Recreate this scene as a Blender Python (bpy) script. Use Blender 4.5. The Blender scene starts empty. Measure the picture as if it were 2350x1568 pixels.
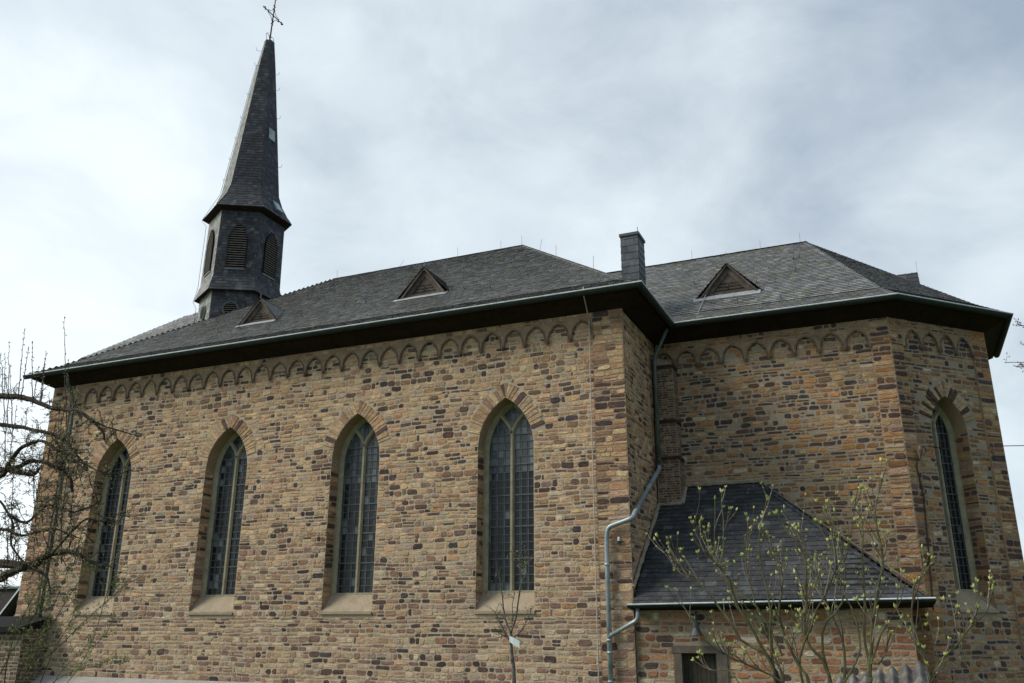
import bpy, math, random
import numpy as np
from mathutils import Vector
from mathutils.geometry import tessellate_polygon
SC=bpy.context.scene; COL=SC.collection
R=math.radians
# ------------------------------------------------------------------ camera
CAM=np.array([6.794,-23.8,2.90]); FPX=1994.1; PITCH=.3186; ROLL=.0037; YAW=.4121
fw=np.array([-math.sin(YAW)*math.cos(PITCH),math.cos(YAW)*math.cos(PITCH),math.sin(PITCH)])
rt=np.array([math.cos(YAW),math.sin(YAW),0.]); up=np.cross(rt,fw)
r2=rt*math.cos(ROLL)+up*math.sin(ROLL); u2=-rt*math.sin(ROLL)+up*math.cos(ROLL)
cd=bpy.data.cameras.new('camera'); co=bpy.data.objects.new('camera',cd); COL.objects.link(co)
from mathutils import Matrix
m=Matrix(((r2[0],u2[0],-fw[0],CAM[0]),(r2[1],u2[1],-fw[1],CAM[1]),(r2[2],u2[2],-fw[2],CAM[2]),(0,0,0,1)))
co.matrix_world=m
cd.sensor_width=36; cd.lens=FPX/2350*36; cd.clip_end=3000; cd.clip_start=.1
SC.camera=co
def onplane(x,y,n,p):
    d=fw+r2*(x-1175)/FPX-u2*(y-784)/FPX; n=np.array(n,float)
    return CAM+((np.array(p,float)-CAM)@n)/(d@n)*d
def PY(x,y,Y): return Vector(onplane(x,y,(0,1,0),(0,Y,0)))
# ------------------------------------------------------------------ world, sun, exposure
SUN_EL=R(42); SUN_AZ=R(-58)   # azimuth from -y towards +x
sdir=Vector((math.sin(SUN_AZ)*math.cos(SUN_EL),-math.cos(SUN_AZ)*math.cos(SUN_EL),math.sin(SUN_EL)))
W=bpy.data.worlds.new("World"); SC.world=W; W.use_nodes=True
nt=W.node_tree; nt.nodes.clear(); N=nt.nodes; Lk=nt.links
def nd(t,**k):
    n=N.new(t)
    for a,b in k.items(): setattr(n,a,b)
    return n
out=nd('ShaderNodeOutputWorld'); bg=nd('ShaderNodeBackground'); bgs=nd('ShaderNodeBackground'); add=nd('ShaderNodeAddShader')
sky=nd('ShaderNodeTexSky',sky_type='NISHITA',sun_disc=False,sun_elevation=SUN_EL,sun_rotation=math.atan2(sdir.x,sdir.y))
bgs.inputs[1].default_value=.012
Lk.new(sky.outputs[0],bgs.inputs[0])
tc=nd('ShaderNodeTexCoord')
mp=nd('ShaderNodeMapping'); mp.inputs['Scale'].default_value=(1.2,1.2,1.9); mp.inputs['Rotation'].default_value=(.15,.2,.5)
n1=nd('ShaderNodeTexNoise'); n1.inputs['Scale'].default_value=1.9; n1.inputs['Detail'].default_value=6; n1.inputs['Roughness'].default_value=.47; n1.inputs['Distortion'].default_value=.35
n2=nd('ShaderNodeTexNoise'); n2.inputs['Scale'].default_value=4.2; n2.inputs['Detail'].default_value=7; n2.inputs['Roughness'].default_value=.6; n2.inputs['Distortion'].default_value=.4
Lk.new(tc.outputs['Generated'],mp.inputs[0]); Lk.new(mp.outputs[0],n1.inputs[0]); Lk.new(mp.outputs[0],n2.inputs[0])
def mth(op,a,b,c=None):
    n=nd('ShaderNodeMath',operation=op)
    for i,v in enumerate((a,b,c)):
        if v is None: continue
        if isinstance(v,(int,float)): n.inputs[i].default_value=v
        else: Lk.new(v,n.inputs[i])
    return n.outputs[0]
# brighter towards the sun side (left), greyer to the right
dp=nd('ShaderNodeVectorMath',operation='DOT_PRODUCT'); Lk.new(tc.outputs['Generated'],dp.inputs[0])
dp.inputs[1].default_value=(-.86,.25,-.62)
s=mth('MULTIPLY_ADD',n1.outputs[0],1.25,-.17)
s=mth('ADD',s,mth('MULTIPLY_ADD',n2.outputs[0],.62,-.31))
s=mth('ADD',s,mth('MULTIPLY',dp.outputs['Value'],.74))
cr=nd('ShaderNodeValToRGB'); Lk.new(s,cr.inputs[0])
e=cr.color_ramp.elements
e[0].position=.12; e[0].color=(.33,.40,.49,1)
e[1].position=.92; e[1].color=(.86,.93,.96,1)
q=e.new(.32); q.color=(.45,.52,.59,1)
q=e.new(.55); q.color=(.62,.70,.75,1)
Lk.new(cr.outputs[0],bg.inputs[0]); bg.inputs[1].default_value=.82
Lk.new(bg.outputs[0],add.inputs[0]); Lk.new(bgs.outputs[0],add.inputs[1]); Lk.new(add.outputs[0],out.inputs[0])
sl=bpy.data.lights.new('sun','SUN'); sl.energy=2.1; sl.angle=R(24); sl.color=(1,.93,.82)
so=bpy.data.objects.new('sun',sl); COL.objects.link(so); so.rotation_euler=sdir.to_track_quat('Z','Y').to_euler()
SC.view_settings.view_transform='Standard'; SC.view_settings.look='None'; SC.view_settings.exposure=.40; SC.view_settings.gamma=1
# ------------------------------------------------------------------ materials
MATS={}
def mat(name,rough=.8,spec=.5,metal=0,col=None,attr=False,noise=None,bump=None,stain=None,zs=1):
    """col base colour, attr = per-piece colour attribute, noise=(scale, amount), bump=(scale,strength,dist), stain=(colour,scale,lo,hi)"""
    M=bpy.data.materials.new(name); M.use_nodes=True; t=M.node_tree; B=t.nodes['Principled BSDF']
    B.inputs['Roughness'].default_value=rough; B.inputs['Specular IOR Level'].default_value=spec; B.inputs['Metallic'].default_value=metal
    tcn=t.nodes.new('ShaderNodeTexCoord').outputs['Object']
    if zs!=1:
        mpn=t.nodes.new('ShaderNodeMapping'); mpn.inputs['Scale'].default_value=(1,1,zs); t.links.new(tcn,mpn.inputs[0]); tcn=mpn.outputs[0]
    if attr:
        a=t.nodes.new('ShaderNodeAttribute'); a.attribute_name='col'; c=a.outputs['Color']
    else:
        a=t.nodes.new('ShaderNodeRGB'); a.outputs[0].default_value=(*col,1); c=a.outputs[0]
    def nz(sc,det=5,ro=.6):
        n=t.nodes.new('ShaderNodeTexNoise'); n.inputs['Scale'].default_value=sc; n.inputs['Detail'].default_value=det; n.inputs['Roughness'].default_value=ro
        t.links.new(tcn,n.inputs[0]); return n.outputs[0]
    def mix(bt,f,A,Bc):
        mm=t.nodes.new('ShaderNodeMix'); mm.data_type='RGBA'; mm.blend_type=bt; mm.clamp_factor=False
        for sck,v in ((mm.inputs[0],f),(mm.inputs[6],A),(mm.inputs[7],Bc)):
            if isinstance(v,(int,float)): sck.default_value=v
            elif isinstance(v,tuple): sck.default_value=(*v,1)
            else: t.links.new(v,sck)
        return mm.outputs[2]
    def ramp(v,lo,hi,a=0,b=1):
        r=t.nodes.new('ShaderNodeMapRange'); r.inputs[1].default_value=lo; r.inputs[2].default_value=hi; r.inputs[3].default_value=a; r.inputs[4].default_value=b
        t.links.new(v,r.inputs[0]); return r.outputs[0]
    for (sc,am) in (noise or []):
        v=ramp(nz(sc),.3,.7,1-am,1+am)
        cmb=t.nodes.new('ShaderNodeCombineColor')
        for i in range(3): t.links.new(v,cmb.inputs[i])
        c=mix('MULTIPLY',1.0,c,cmb.outputs[0])
    for (sc_,scale,lo,hi,am) in (stain or []):
        c=mix('MIX',ramp(nz(scale),lo,hi,0,am),c,sc_)
    t.links.new(c,B.inputs['Base Color'])
    if bump:
        b=t.nodes.new('ShaderNodeBump'); b.inputs['Strength'].default_value=bump[1]; b.inputs['Distance'].default_value=bump[2]
        t.links.new(nz(bump[0],6,.65),b.inputs['Height']); t.links.new(b.outputs[0],B.inputs['Normal'])
    MATS[name]=M; return M
mat('stone',.88,.25,attr=True,noise=[(5,.30),(20,.25)],stain=[((.34,.17,.07),3.5,.56,.68,.5),((.12,.08,.06),4.6,.60,.70,.55),((.12,.10,.085),1.1,.60,.80,.3)],bump=(14,.8,.04),zs=2.4)
mat('mortar_frieze',.95,.15,col=(.36,.255,.17),noise=[(2.2,.2),(14,.3)],stain=[((.50,.40,.22),5,.58,.68,.6),((.15,.105,.08),3.2,.55,.72,.55)],bump=(14,.9,.03),zs=1.8)
mat('reveal',.9,.15,col=(.34,.25,.16),noise=[(2.2,.16),(20,.15)],bump=(30,.4,.01))
mat('mortar',.95,.15,col=(.47,.39,.28),noise=[(2.2,.16),(20,.22)],stain=[((.16,.12,.09),1.1,.52,.75,.5)],bump=(30,.6,.015))
mat('mortar_choir',.95,.15,col=(.34,.285,.21),noise=[(2.2,.16),(20,.2)],stain=[((.13,.10,.07),1.1,.52,.75,.5)],bump=(30,.6,.015))
mat('moulding',.9,.2,col=(.17,.125,.09),noise=[(4,.25),(25,.25)],bump=(25,.5,.01))
mat('slate',.5,.5,attr=True,noise=[(1.2,.12),(22,.2)],stain=[((.12,.125,.055),1.7,.52,.70,.5),((.22,.22,.205),2.6,.56,.7,.35),((.07,.07,.072),.8,.56,.72,.4)],bump=(30,.3,.006))
mat('slate_dark',.6,.3,attr=True,noise=[(3,.2),(22,.25)],stain=[((.17,.18,.18),1.4,.55,.68,.4),((.25,.26,.26),6,.6,.7,.35)],bump=(14,.35,.012))
mat('underlay',.9,.1,col=(.02,.02,.02))
mat('soffit',.9,.1,col=(.032,.021,.015),noise=[(3,.3)])
mat('zinc',.42,.5,.35,col=(.16,.19,.19),noise=[(2.5,.2),(14,.15)])
mat('zinc_light',.42,.5,.35,col=(.34,.40,.42),noise=[(2.5,.2),(14,.15)],stain=[((.10,.14,.14),2.2,.5,.7,.5)])
mat('gutter_zinc',.7,.15,.0,col=(.034,.041,.041),noise=[(2.5,.25),(14,.15)])
mat('zinc_dark',.5,.5,.2,col=(.10,.135,.125),noise=[(2.5,.25),(14,.15)])
mat('flashing',.5,.5,.1,col=(.60,.67,.67),noise=[(6,.2)])
mat('apron',.6,.4,.1,col=(.34,.37,.38),noise=[(6,.3)])
mat('tracery',.8,.3,col=(.36,.33,.225),noise=[(3,.2),(18,.15)],stain=[((.15,.135,.09),2.0,.55,.75,.6)],bump=(20,.3,.006))
mat('sill',.8,.3,col=(.36,.29,.20),noise=[(3,.15),(18,.15)],stain=[((.2,.15,.10),2.0,.55,.75,.5)],bump=(20,.3,.006))
mat('glass',.25,.4,attr=True,bump=(7,.25,.01))
mat('lead',.5,.5,.2,col=(.11,.12,.123))
mat('wood_grey',.85,.3,col=(.085,.068,.055),noise=[(4,.3),(30,.3)],stain=[((.20,.17,.14),3,.5,.7,.5)],bump=(25,.5,.01))
mat('louvre',.8,.3,col=(.125,.11,.095),noise=[(5,.3)])
mat('black',.9,.1,col=(.008,.008,.009))
mat('iron',.6,.4,.3,col=(.045,.04,.045))
mat('iron_light',.5,.5,.3,col=(.22,.22,.22))
mat('gold',.4,.5,.6,col=(.5,.36,.16))
mat('wire',.6,.4,.0,col=(.42,.39,.34))
mat('cable',.7,.3,col=(.03,.027,.027))
mat('bark',.9,.15,col=(.045,.036,.030),noise=[(12,.35),(60,.3)],stain=[((.09,.10,.05),5,.5,.7,.6)],bump=(50,.8,.01))
mat('bark_green',.85,.2,col=(.10,.105,.048),noise=[(12,.3),(60,.25)],stain=[((.07,.05,.035),7,.48,.62,.7),((.20,.22,.16),9,.62,.72,.5)],bump=(50,.6,.006))
mat('twig',.85,.2,attr=True,noise=[(30,.25)])
mat('bud',.6,.35,attr=True,noise=[(40,.25)])
mat('sapling_bark',.85,.2,col=(.135,.12,.10),noise=[(20,.35)],stain=[((.05,.04,.035),14,.5,.6,.7)],bump=(60,.6,.005))
mat('plaster',.85,.2,col=(.72,.75,.80),noise=[(2,.06)])
mat('render_grey',.9,.2,col=(.36,.345,.31),noise=[(1.5,.12),(12,.12)],stain=[((.22,.19,.17),3,.55,.7,.5)],bump=(30,.4,.006))
mat('asbestos',.9,.2,col=(.11,.105,.10),noise=[(5,.3),(25,.35)],stain=[((.24,.21,.12),7,.5,.66,.6),((.27,.27,.26),4,.56,.68,.6)],bump=(35,.8,.012))
mat('door_wood',.85,.2,col=(.052,.046,.036),noise=[(6,.25)])
mat('door_stone',.9,.2,col=(.125,.105,.085),noise=[(5,.25),(25,.2)],bump=(25,.5,.01))
mat('lamp_metal',.55,.5,.3,col=(.07,.075,.08))
mat('white_plastic',.5,.5,col=(.7,.7,.68))
mat('tag_paper',.6,.3,col=(.62,.72,.72))
mat('grass',.95,.1,col=(.07,.10,.03),noise=[(.6,.3),(8,.35)],bump=(20,.6,.03))
mat('terracotta_dark',.85,.2,col=(.05,.045,.045),noise=[(10,.3)])
# ------------------------------------------------------------------ mesh builder
class MB:
    def __init__(s): s.v=[];s.f=[];s.c=[];s.m=[]
    def poly(s,pts,col=(.5,.5,.5),mi=0):
        b=len(s.v); s.v.extend([tuple(p) for p in pts]); s.f.append(tuple(range(b,b+len(pts)))); s.c.append(col); s.m.append(mi)
    def faces(s,pts,fs,col=(.5,.5,.5),mi=0):
        b=len(s.v); s.v.extend([tuple(p) for p in pts])
        for f in fs: s.f.append(tuple(b+i for i in f)); s.c.append(col); s.m.append(mi)
    def box(s,x0,x1,y0,y1,z0,z1,col=(.5,.5,.5),mi=0,F=None):
        P=[(x,y,z) for z in (z0,z1) for y in (y0,y1) for x in (x0,x1)]
        if F: P=[F(*p) for p in P]
        s.faces(P,[(0,2,3,1),(4,5,7,6),(0,1,5,4),(2,6,7,3),(0,4,6,2),(1,3,7,5)],col,mi)
    def tube(s,path,rad,n=6,col=(.5,.5,.5),mi=0,cap=True):
        path=[Vector(p) for p in path]
        if not hasattr(rad,'__len__'): rad=[rad]*len(path)
        b=len(s.v); prev=None
        for i,p in enumerate(path):
            a=path[max(i-1,0)]; c=path[min(i+1,len(path)-1)]; d=(c-a)
            if d.length<1e-7: d=Vector((0,0,1))
            d.normalize()
            if prev is None:
                u=d.orthogonal().normalized()
            else:
                u=prev-d*prev.dot(d)
                if u.length<1e-5: u=d.orthogonal()
                u.normalize()
            prev=u; w=d.cross(u)
            for k in range(n):
                an=2*math.pi*k/n; s.v.append(tuple(p+(u*math.cos(an)+w*math.sin(an))*rad[i]))
        for i in range(len(path)-1):
            for k in range(n):
                k2=(k+1)%n; s.f.append((b+i*n+k,b+i*n+k2,b+(i+1)*n+k2,b+(i+1)*n+k)); s.c.append(col); s.m.append(mi)
        if cap:
            s.f.append(tuple(b+k for k in range(n))[::-1]); s.c.append(col); s.m.append(mi)
            e=b+(len(path)-1)*n; s.f.append(tuple(e+k for k in range(n))); s.c.append(col); s.m.append(mi)
    def blob(s,p,ax,L,r,col,mi=0,n=5):
        """bud: spindle along ax"""
        ax=Vector(ax).normalized(); p=Vector(p)
        s.tube([p,p+ax*L*.3,p+ax*L*.6,p+ax*L],[r*.5,r,r*.8,r*.12],n,col,mi)
    def build(s,name,mats,parent=None,smooth=False):
        me=bpy.data.meshes.new(name); me.from_pydata(s.v,[],s.f)
        if not isinstance(mats,(list,tuple)): mats=[mats]
        for q in mats: me.materials.append(MATS[q])
        me.polygons.foreach_set('material_index',s.m)
        at=me.attributes.new('col','FLOAT_COLOR','CORNER')
        arr=np.repeat(np.array([(*c,1) for c in s.c],dtype=np.float32),[len(f) for f in s.f],axis=0)
        at.data.foreach_set('color',arr.ravel())
        if smooth: me.polygons.foreach_set('use_smooth',[True]*len(s.f))
        me.update()
        o=bpy.data.objects.new(name,me); COL.objects.link(o)
        if parent: o.parent=parent
        return o
def tag(o,label,cat,group=None,kind=None):
    if label:o['label']=label
    if cat:o['category']=cat
    if group:o['group']=group
    if kind:o['kind']=kind
    return o
def empty(name,loc=(0,0,0)):
    o=bpy.data.objects.new(name,None); COL.objects.link(o); o.empty_display_size=.3; return o
class Frame:
    """u along the wall, v up, n outwards"""
    def __init__(s,O,ang=0,U=None,V=None,N=None):
        s.O=Vector(O)
        if U is None:
            s.U=Vector((math.cos(ang),math.sin(ang),0)); s.V=Vector((0,0,1)); s.N=Vector((math.sin(ang),-math.cos(ang),0))
        else: s.U,s.V,s.N=Vector(U),Vector(V),Vector(N)
    def __call__(s,u,v,n=0): return s.O+s.U*u+s.V*v+s.N*n
def jit(c,rng,a): k=1+rng.uniform(-a,a); return tuple(max(.002,x*k*(1+rng.uniform(-.04,.04))) for x in c)
# ------------------------------------------------------------------ arch helper
def arch_half(w,h,n=10):
    """right half of a pointed arch, from springing (w,0) to apex (0,h)"""
    Rr=(h*h+w*w)/(2*w); cx=w-Rr
    a1=math.atan2(h,-cx)
    return [(cx+Rr*math.cos(a1*i/n),Rr*math.sin(a1*i/n)) for i in range(n+1)]
def arch_pts(w,h,n=10):
    r=arch_half(w,h,n); return [(-x,z) for x,z in r]+[(x,z) for x,z in r[::-1][1:]]
def arch_w(w,h,z):
    if z<=0: return w
    if z>=h: return 0
    Rr=(h*h+w*w)/(2*w); return (w-Rr)+math.sqrt(max(Rr*Rr-z*z,0))
# ------------------------------------------------------------------ stone courses
def pal_pick(pal,rng):
    t=rng.random()*sum(w for w,_ in pal)
    for w,c in pal:
        t-=w
        if t<=0: return c
    return pal[-1][1]
PAL_UP=[(.32,(.54,.35,.20)),(.16,(.60,.42,.24)),(.18,(.46,.265,.15)),(.16,(.27,.165,.105)),(.07,(.16,.10,.075)),(.11,(.43,.33,.235))]
PAL_LOW=[(.32,(.47,.325,.205)),(.17,(.53,.405,.27)),(.15,(.36,.22,.145)),(.17,(.25,.155,.12)),(.10,(.38,.28,.21))]
PAL_CH=[(.30,(.43,.215,.085)),(.16,(.30,.15,.065)),(.13,(.15,.08,.05)),(.22,(.45,.30,.15)),(.10,(.20,.11,.06)),(.08,(.34,.23,.14))]
PAL_DK=[(.5,(.085,.056,.05)),(.3,(.12,.075,.06)),(.2,(.075,.06,.065))]
def clump(u,v,f=1.0):
    return .5+.5*math.sin(u*1.3*f+2.1*math.sin(v*.9*f+u*.4))*math.sin(v*1.7*f+1.7*math.sin(u*.8*f+1))
PAL_V=[(.35,(.53,.37,.22)),(.25,(.46,.33,.21)),(.15,(.44,.27,.16)),(.15,(.30,.19,.125)),(.10,(.13,.08,.07))]
def stones(mb,F,u0,u1,v0,v1,blocked,palf,rng,hr=(.115,.215),wr=(.15,.45),proud=.011,gap=.017,mi=1,wave=.016,skip=0.0,split=.16):
    v=v0; k=0; ph=[rng.uniform(0,6) for _ in range(4)]
    def off(u,k): return wave*(math.sin(u*1.1+ph[0]+k*.3)+.6*math.sin(u*2.9+ph[1]+k*.5)+.3*math.sin(u*7+ph[2]+k*.9))
    while v<v1-.05:
        h=rng.uniform(*hr)
        if rng.random()<.18: h=hr[0]*rng.uniform(.75,1)
        if v+h>v1-.06: h=v1-v
        bl=[]
        for vv in (v,v+h*.5,v+h): bl+=blocked(vv)
        bl=sorted((max(a,u0),min(b,u1)) for a,b in bl if b>u0 and a<u1)
        iv=[];cur=u0
        for a,b in bl:
            if a>cur+.04: iv.append((cur,a))
            cur=max(cur,b)
        if u1>cur+.04: iv.append((cur,u1))
        e0=0 if k==0 else 1; e1=0 if v+h>=v1-1e-6 else 1
        for a,b in iv:
            u=a
            while u<b-.01:
                w=rng.uniform(*wr)*(1 if h>.15 else 1.15)
                if rng.random()<.2: w*=.55
                if b-(u+w)<wr[0]*.7: w=b-u if b-u<wr[1]*1.3 else (b-u)/2
                parts=[(0,1)]
                if h>.165 and rng.random()<split:
                    q=rng.uniform(.4,.6); parts=[(0,q),(q,1)]
                for (pa,pb) in parts:
                    if rng.random()<skip: continue
                    x0,x1=u+gap*rng.uniform(.5,1.3),u+w-gap*rng.uniform(.5,1.3)
                    def yy(x,t): return v+h*t+off(x,k)*e0*(1-t)+off(x,k+1)*e1*t
                    g=gap*.8; t0,t1=pa,pb
                    if split: t0+=rng.random()**2*.13*(pb-pa); t1-=rng.random()**2*.16*(pb-pa)
                    hh=h*(pb-pa); cc=min(.05,hh*.26,(x1-x0)*.24); j=min(.02,hh*.11) if split else .002
                    def J(): return rng.uniform(-j,j)
                    c1,c2,c3,c4=[cc*rng.uniform(.3,1.3) for _ in range(4)]
                    xm=(x0+x1)/2+J()*3
                    ring=[(x0+c1,yy(x0,t0)+g+J()*.5),(xm,yy(xm,t0)+g+J()),(x1-c2,yy(x1,t0)+g+J()*.5),(x1+J()*.6,yy(x1,t0)+g+c2),
                          (x1+J()*.6,yy(x1,t1)-g-c3),(x1-c3,yy(x1,t1)-g+J()*.5),(xm+J()*2,yy(xm,t1)-g+J()),(x0+c4,yy(x0,t1)-g+J()*.5),
                          (x0+J()*.6,yy(x0,t1)-g-c4),(x0+J()*.6,yy(x0,t0)+g+c1)]
                    cxm=sum(p[0] for p in ring)/10; cym=sum(p[1] for p in ring)/10
                    pr=proud*rng.uniform(.4,1.5); sx=1-min(.25,.014/max(.02,(x1-x0)/2)); sy=1-min(.35,.014/max(.02,hh/2))
                    tl=rng.uniform(-.3,.3)*pr; tv=rng.uniform(-.4,.4)*pr
                    inner=[(cxm+(x-cxm)*sx,cym+(y-cym)*sy) for x,y in ring]
                    P=[F(x,y,.0) for x,y in ring]+[F(x,y,pr+tl*(x-cxm)/max(.1,x1-x0)*2+tv*(y-cym)/hh*2) for x,y in inner]
                    n=10
                    fs=[tuple(range(n,2*n))]+[(i,(i+1)%n,n+(i+1)%n,n+i) for i in range(n)]
                    mb.faces(P,fs,jit(pal_pick(palf((x0+x1)/2,v),rng),rng,.2),mi)
                u+=w
        v+=h;k+=1
def voussoirs(mb,F,cu,zs,w,h,rng,palf,L=.45,mi=1,proud=.02):
    Rr=(h*h+w*w)/(2*w); cx=w-Rr; a1=math.atan2(h,-cx)
    n=max(6,int(Rr*a1/.115))
    for sd in (-1,1):
        ed=[0]+sorted([(i+rng.uniform(-.22,.22))/n for i in range(1,n)])+[1]
        for i in range(int(n*.3),n):
            aa,ab=ed[i]*a1,ed[i+1]*a1; g=.007/Rr
            l=L*rng.uniform(.85,1.12); r0=Rr+.004; rr=Rr+l
            def P(r,a,nn): return F(cu+sd*max(.006,cx+r*math.cos(a)),zs+r*math.sin(a),nn)
            ab2=ab
            pr=proud*rng.uniform(.6,1.5)
            o=[P(r0,aa+g,0),P(rr,aa+g*.6,0),P(rr,ab2-g*.6,0),P(r0,ab-g,0)]
            d=.008
            q=[P(r0+d,aa+g+d/Rr,pr),P(rr-d,aa+g+d/Rr,pr),P(rr-d,max(ab2-g-d/Rr,aa+g),pr),P(r0+d,ab-g-d/Rr,pr)]
            mb.faces(o+q,[(4,5,6,7),(0,1,5,4),(1,2,6,5),(2,3,7,6),(3,0,4,7)],jit(pal_pick(palf(cu,zs),rng),rng,.15),mi)
def keywedge(mb,F,cu,zs,w,h,rng,palf,L,proud=.02):
    Rr=(h*h+w*w)/(2*w); cx=w-Rr; xo=-cx*L/Rr; zo=(Rr+L)*h/Rr
    n=max(2,int(2*xo/.12)); A=h+.05
    for i in range(n):
        xa,xb=-xo+2*xo*i/n+.008,-xo+2*xo*(i+1)/n-.008
        za,zb=zo+.10*(1-abs(xa)/xo)+rng.uniform(-.03,.02),zo+.10*(1-abs(xb)/xo)
        f=.12
        P=[(xa*f,A),(xb*f,A),(xb,zb),(xa,za)]
        mb.faces([F(cu+x,zs+z,0) for x,z in P]+[F(cu+x*.97,zs+z-.004,proud*.7) for x,z in P],[(4,5,6,7),(0,1,5,4),(1,2,6,5),(2,3,7,6),(3,0,4,7)],jit(pal_pick(palf(cu,zs),rng),rng,.15),1)
# ------------------------------------------------------------------ church
church=empty('church'); tag(church,'stone village church with slate roofs, arched windows and a slender slated spire','church')
NL=23.84; WT=12.08; EZ=12.5; OV=.79; D1=3.95; CY=8.8; XC=7.3; FL=4.01
SILL=3.35; WW=1.853; WAP=9.68; WH=1.55
def nave_pal(u,v):
    if rngp.random()<.03+.26*clump(u,v)**1.5: return PAL_DK
    t=(v-3.0)/4.5
    return PAL_UP if rngp.random()<t else PAL_LOW
rngp=random.Random(5)
def ch_pal(u,v):
    if rngp.random()<.10+.30*clump(u+3,v,1.2): return PAL_DK
    return PAL_CH if rngp.random()<.88 else PAL_LOW
def build_window(F,wu,ww,zs,zap,wh,depth,rng,parent,light_z):
    """F frame on the field plane; returns nothing. Tracery window set back by depth"""
    w=ww/2; cu=wu+w; zsp=zap-wh
    bz=zs+.58                    # foot of the glazing
    mb=MB(); n0=-depth           # face of the frame
    fwid=.145
    # outer profile of frame ring -> inner
    def prof(w_,h_,nn,base): return [F(cu-w_,base,nn)]+[F(cu+x,zsp+z,nn) for x,z in arch_pts(w_,h_,12)]+[F(cu+w_,base,nn)]
    wi=w-fwid; hi=arch_inner(w,wh,fwid)
    wm=w-fwid*.5; hm=arch_inner(w,wh,fwid*.5)
    rings=[(w,wh,n0),(wm,hm,n0+.0),(wi,hi,n0-.10)]
    for (a,b) in ((0,1),(1,2)):
        A=prof(rings[a][0],rings[a][1],rings[a][2],bz-.05); B=prof(rings[b][0],rings[b][1],rings[b][2],bz-.05)
        for i in range(len(A)-1): mb.poly([A[i],A[i+1],B[i+1],B[i]])
    # mullion + Y branches : chamfered bars swept
    def bar(path,wd=.075,dp=.12):
        # path of (x,z) centres
        pts=[]
        for i,(x,z) in enumerate(path):
            a=path[max(i-1,0)];c=path[min(i+1,len(path)-1)]
            dx,dz=c[0]-a[0],c[1]-a[1];l=math.hypot(dx,dz);nx,nz=dz/l,-dx/l
            pts.append([F(cu+x-nx*wd,z-nz*wd,n0-.11),F(cu+x-nx*wd*.45,z-nz*wd*.45,n0-.015),F(cu+x+nx*wd*.45,z+nz*wd*.45,n0-.015),F(cu+x+nx*wd,z+nz*wd,n0-.11)])
        for i in range(len(pts)-1):
            for k in range(3): mb.poly([pts[i][k],pts[i][k+1],pts[i+1][k+1],pts[i+1][k]])
    zb=zsp+(zap-zsp)*.34
    bar([(0,bz-.05),(0,zb)])
    kx=w/.93
    for sd in (-1,1):
        path=[]
        for i in range(10):
            q=i/7; x=.42*kx*q**1.5; zz=(zap-zsp)*.40*q
            path.append((sd*x,zb+zz))
            if x>arch_w(wi+.05,hi+.05,zb+zz-zsp): break
        bar(path,.075)
    # bottom rail
    mb.box(-wi,wi,0,.1,bz-.07,bz+.02,F=lambda x,y,z:F(cu+x,z,n0-.12+y))
    win=mb.build('window','tracery',parent)
    # glazing
    g=MB(); ng=n0-.115
    # alternating narrow and wide strips per light
    def strips(a,b):
        ws=[.55,1.25,.4,1.35,.4,1.25,.55]; t=sum(ws); x=a; o=[]
        for q in ws: o.append((x,x+(b-a)*q/t,q)); x+=(b-a)*q/t
        return o
    z=bz
    ph=.235
    row=0; tone={}
    while z<zsp+hi:
        z1=min(z+ph,zsp+hi); row+=1
        for lt in strips(-wi,0)+strips(0,wi):
            xm=(lt[0]+lt[1])/2; lim=arch_w(wi+.03,hi+.03,(z+z1)/2-zsp)
            if abs(xm)>lim: continue
            t=(z-bz)/(zsp+hi-bz)
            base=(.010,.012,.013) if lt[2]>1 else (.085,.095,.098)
            if t>light_z: base=(.10,.115,.12) if rng.random()<.6 else (.055,.062,.066)  # upper panes: sky reflection painted in as paler glass
            kk=((row+3)//4,lt[0]<0); tone.setdefault(kk,rng.uniform(.55,1.7)); base=tuple(b_*tone[kk] for b_ in base)
            if rng.random()<.06: base=(.13,.15,.155)
            j=lambda:rng.uniform(-.005,.005)
            g.poly([F(cu+lt[0],z,ng+j()),F(cu+lt[1],z,ng+j()),F(cu+lt[1],z1,ng+j()),F(cu+lt[0],z1,ng+j())],jit(base,rng,.3))
        z=z1
    gl=g.build('glass','glass',win)
    l=MB(); z=bz+ph; i=1
    while z<zsp+hi-.05:
        lim=arch_w(wi,hi,z-zsp)
        big=(i%4==0)
        r=.017 if big else .009
        l.box(-lim,lim,0,.02,z-r,z+r,F=lambda x,y,zz:F(cu+x,zz,ng+.006+(.015 if big else 0)+y))
        z+=ph;i+=1
    for lt in strips(-wi,0)+strips(0,wi):
        x=lt[0]; 
        if abs(x)>wi-.01 or abs(x)<.01: continue
        zt=zsp
        while arch_w(wi,hi,zt-zsp)>abs(x) and zt<zsp+hi: zt+=.03
        l.box(x-.006,x+.006,0,.012,bz,zt,F=lambda a,y,zz:F(cu+a,zz,ng+.005+y))
    l.build('lead_bars','lead',win)
    # sill
    s=MB(); a=.025
    s.faces([F(wu-a,zs-.06,.06),F(wu+ww+a,zs-.06,.06),F(wu+ww+a,zs,.06),F(wu-a,zs,.06),
             F(wu-a+.0,zs+.0,.0),F(wu+ww+a,zs+.0,.0),F(wu+.002,zs+.03,0),F(wu+ww-.002,zs+.03,0),F(wu+.002,bz-.05,-depth),F(wu+ww-.002,bz-.05,-depth),
             F(wu-a,zs-.06,-.02),F(wu+ww+a,zs-.06,-.02)],
            [(0,1,2,3),(3,2,5,4),(4,5,7,6),(6,7,9,8),(0,10,11,1)])
    s.build('sill','sill',win)
    return win
def arch_inner(w,h,d):
    Rr=(h*h+w*w)/(2*w); cx=w-Rr; r=Rr-d
    return math.sqrt(max(r*r-cx*cx,.01))
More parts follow.
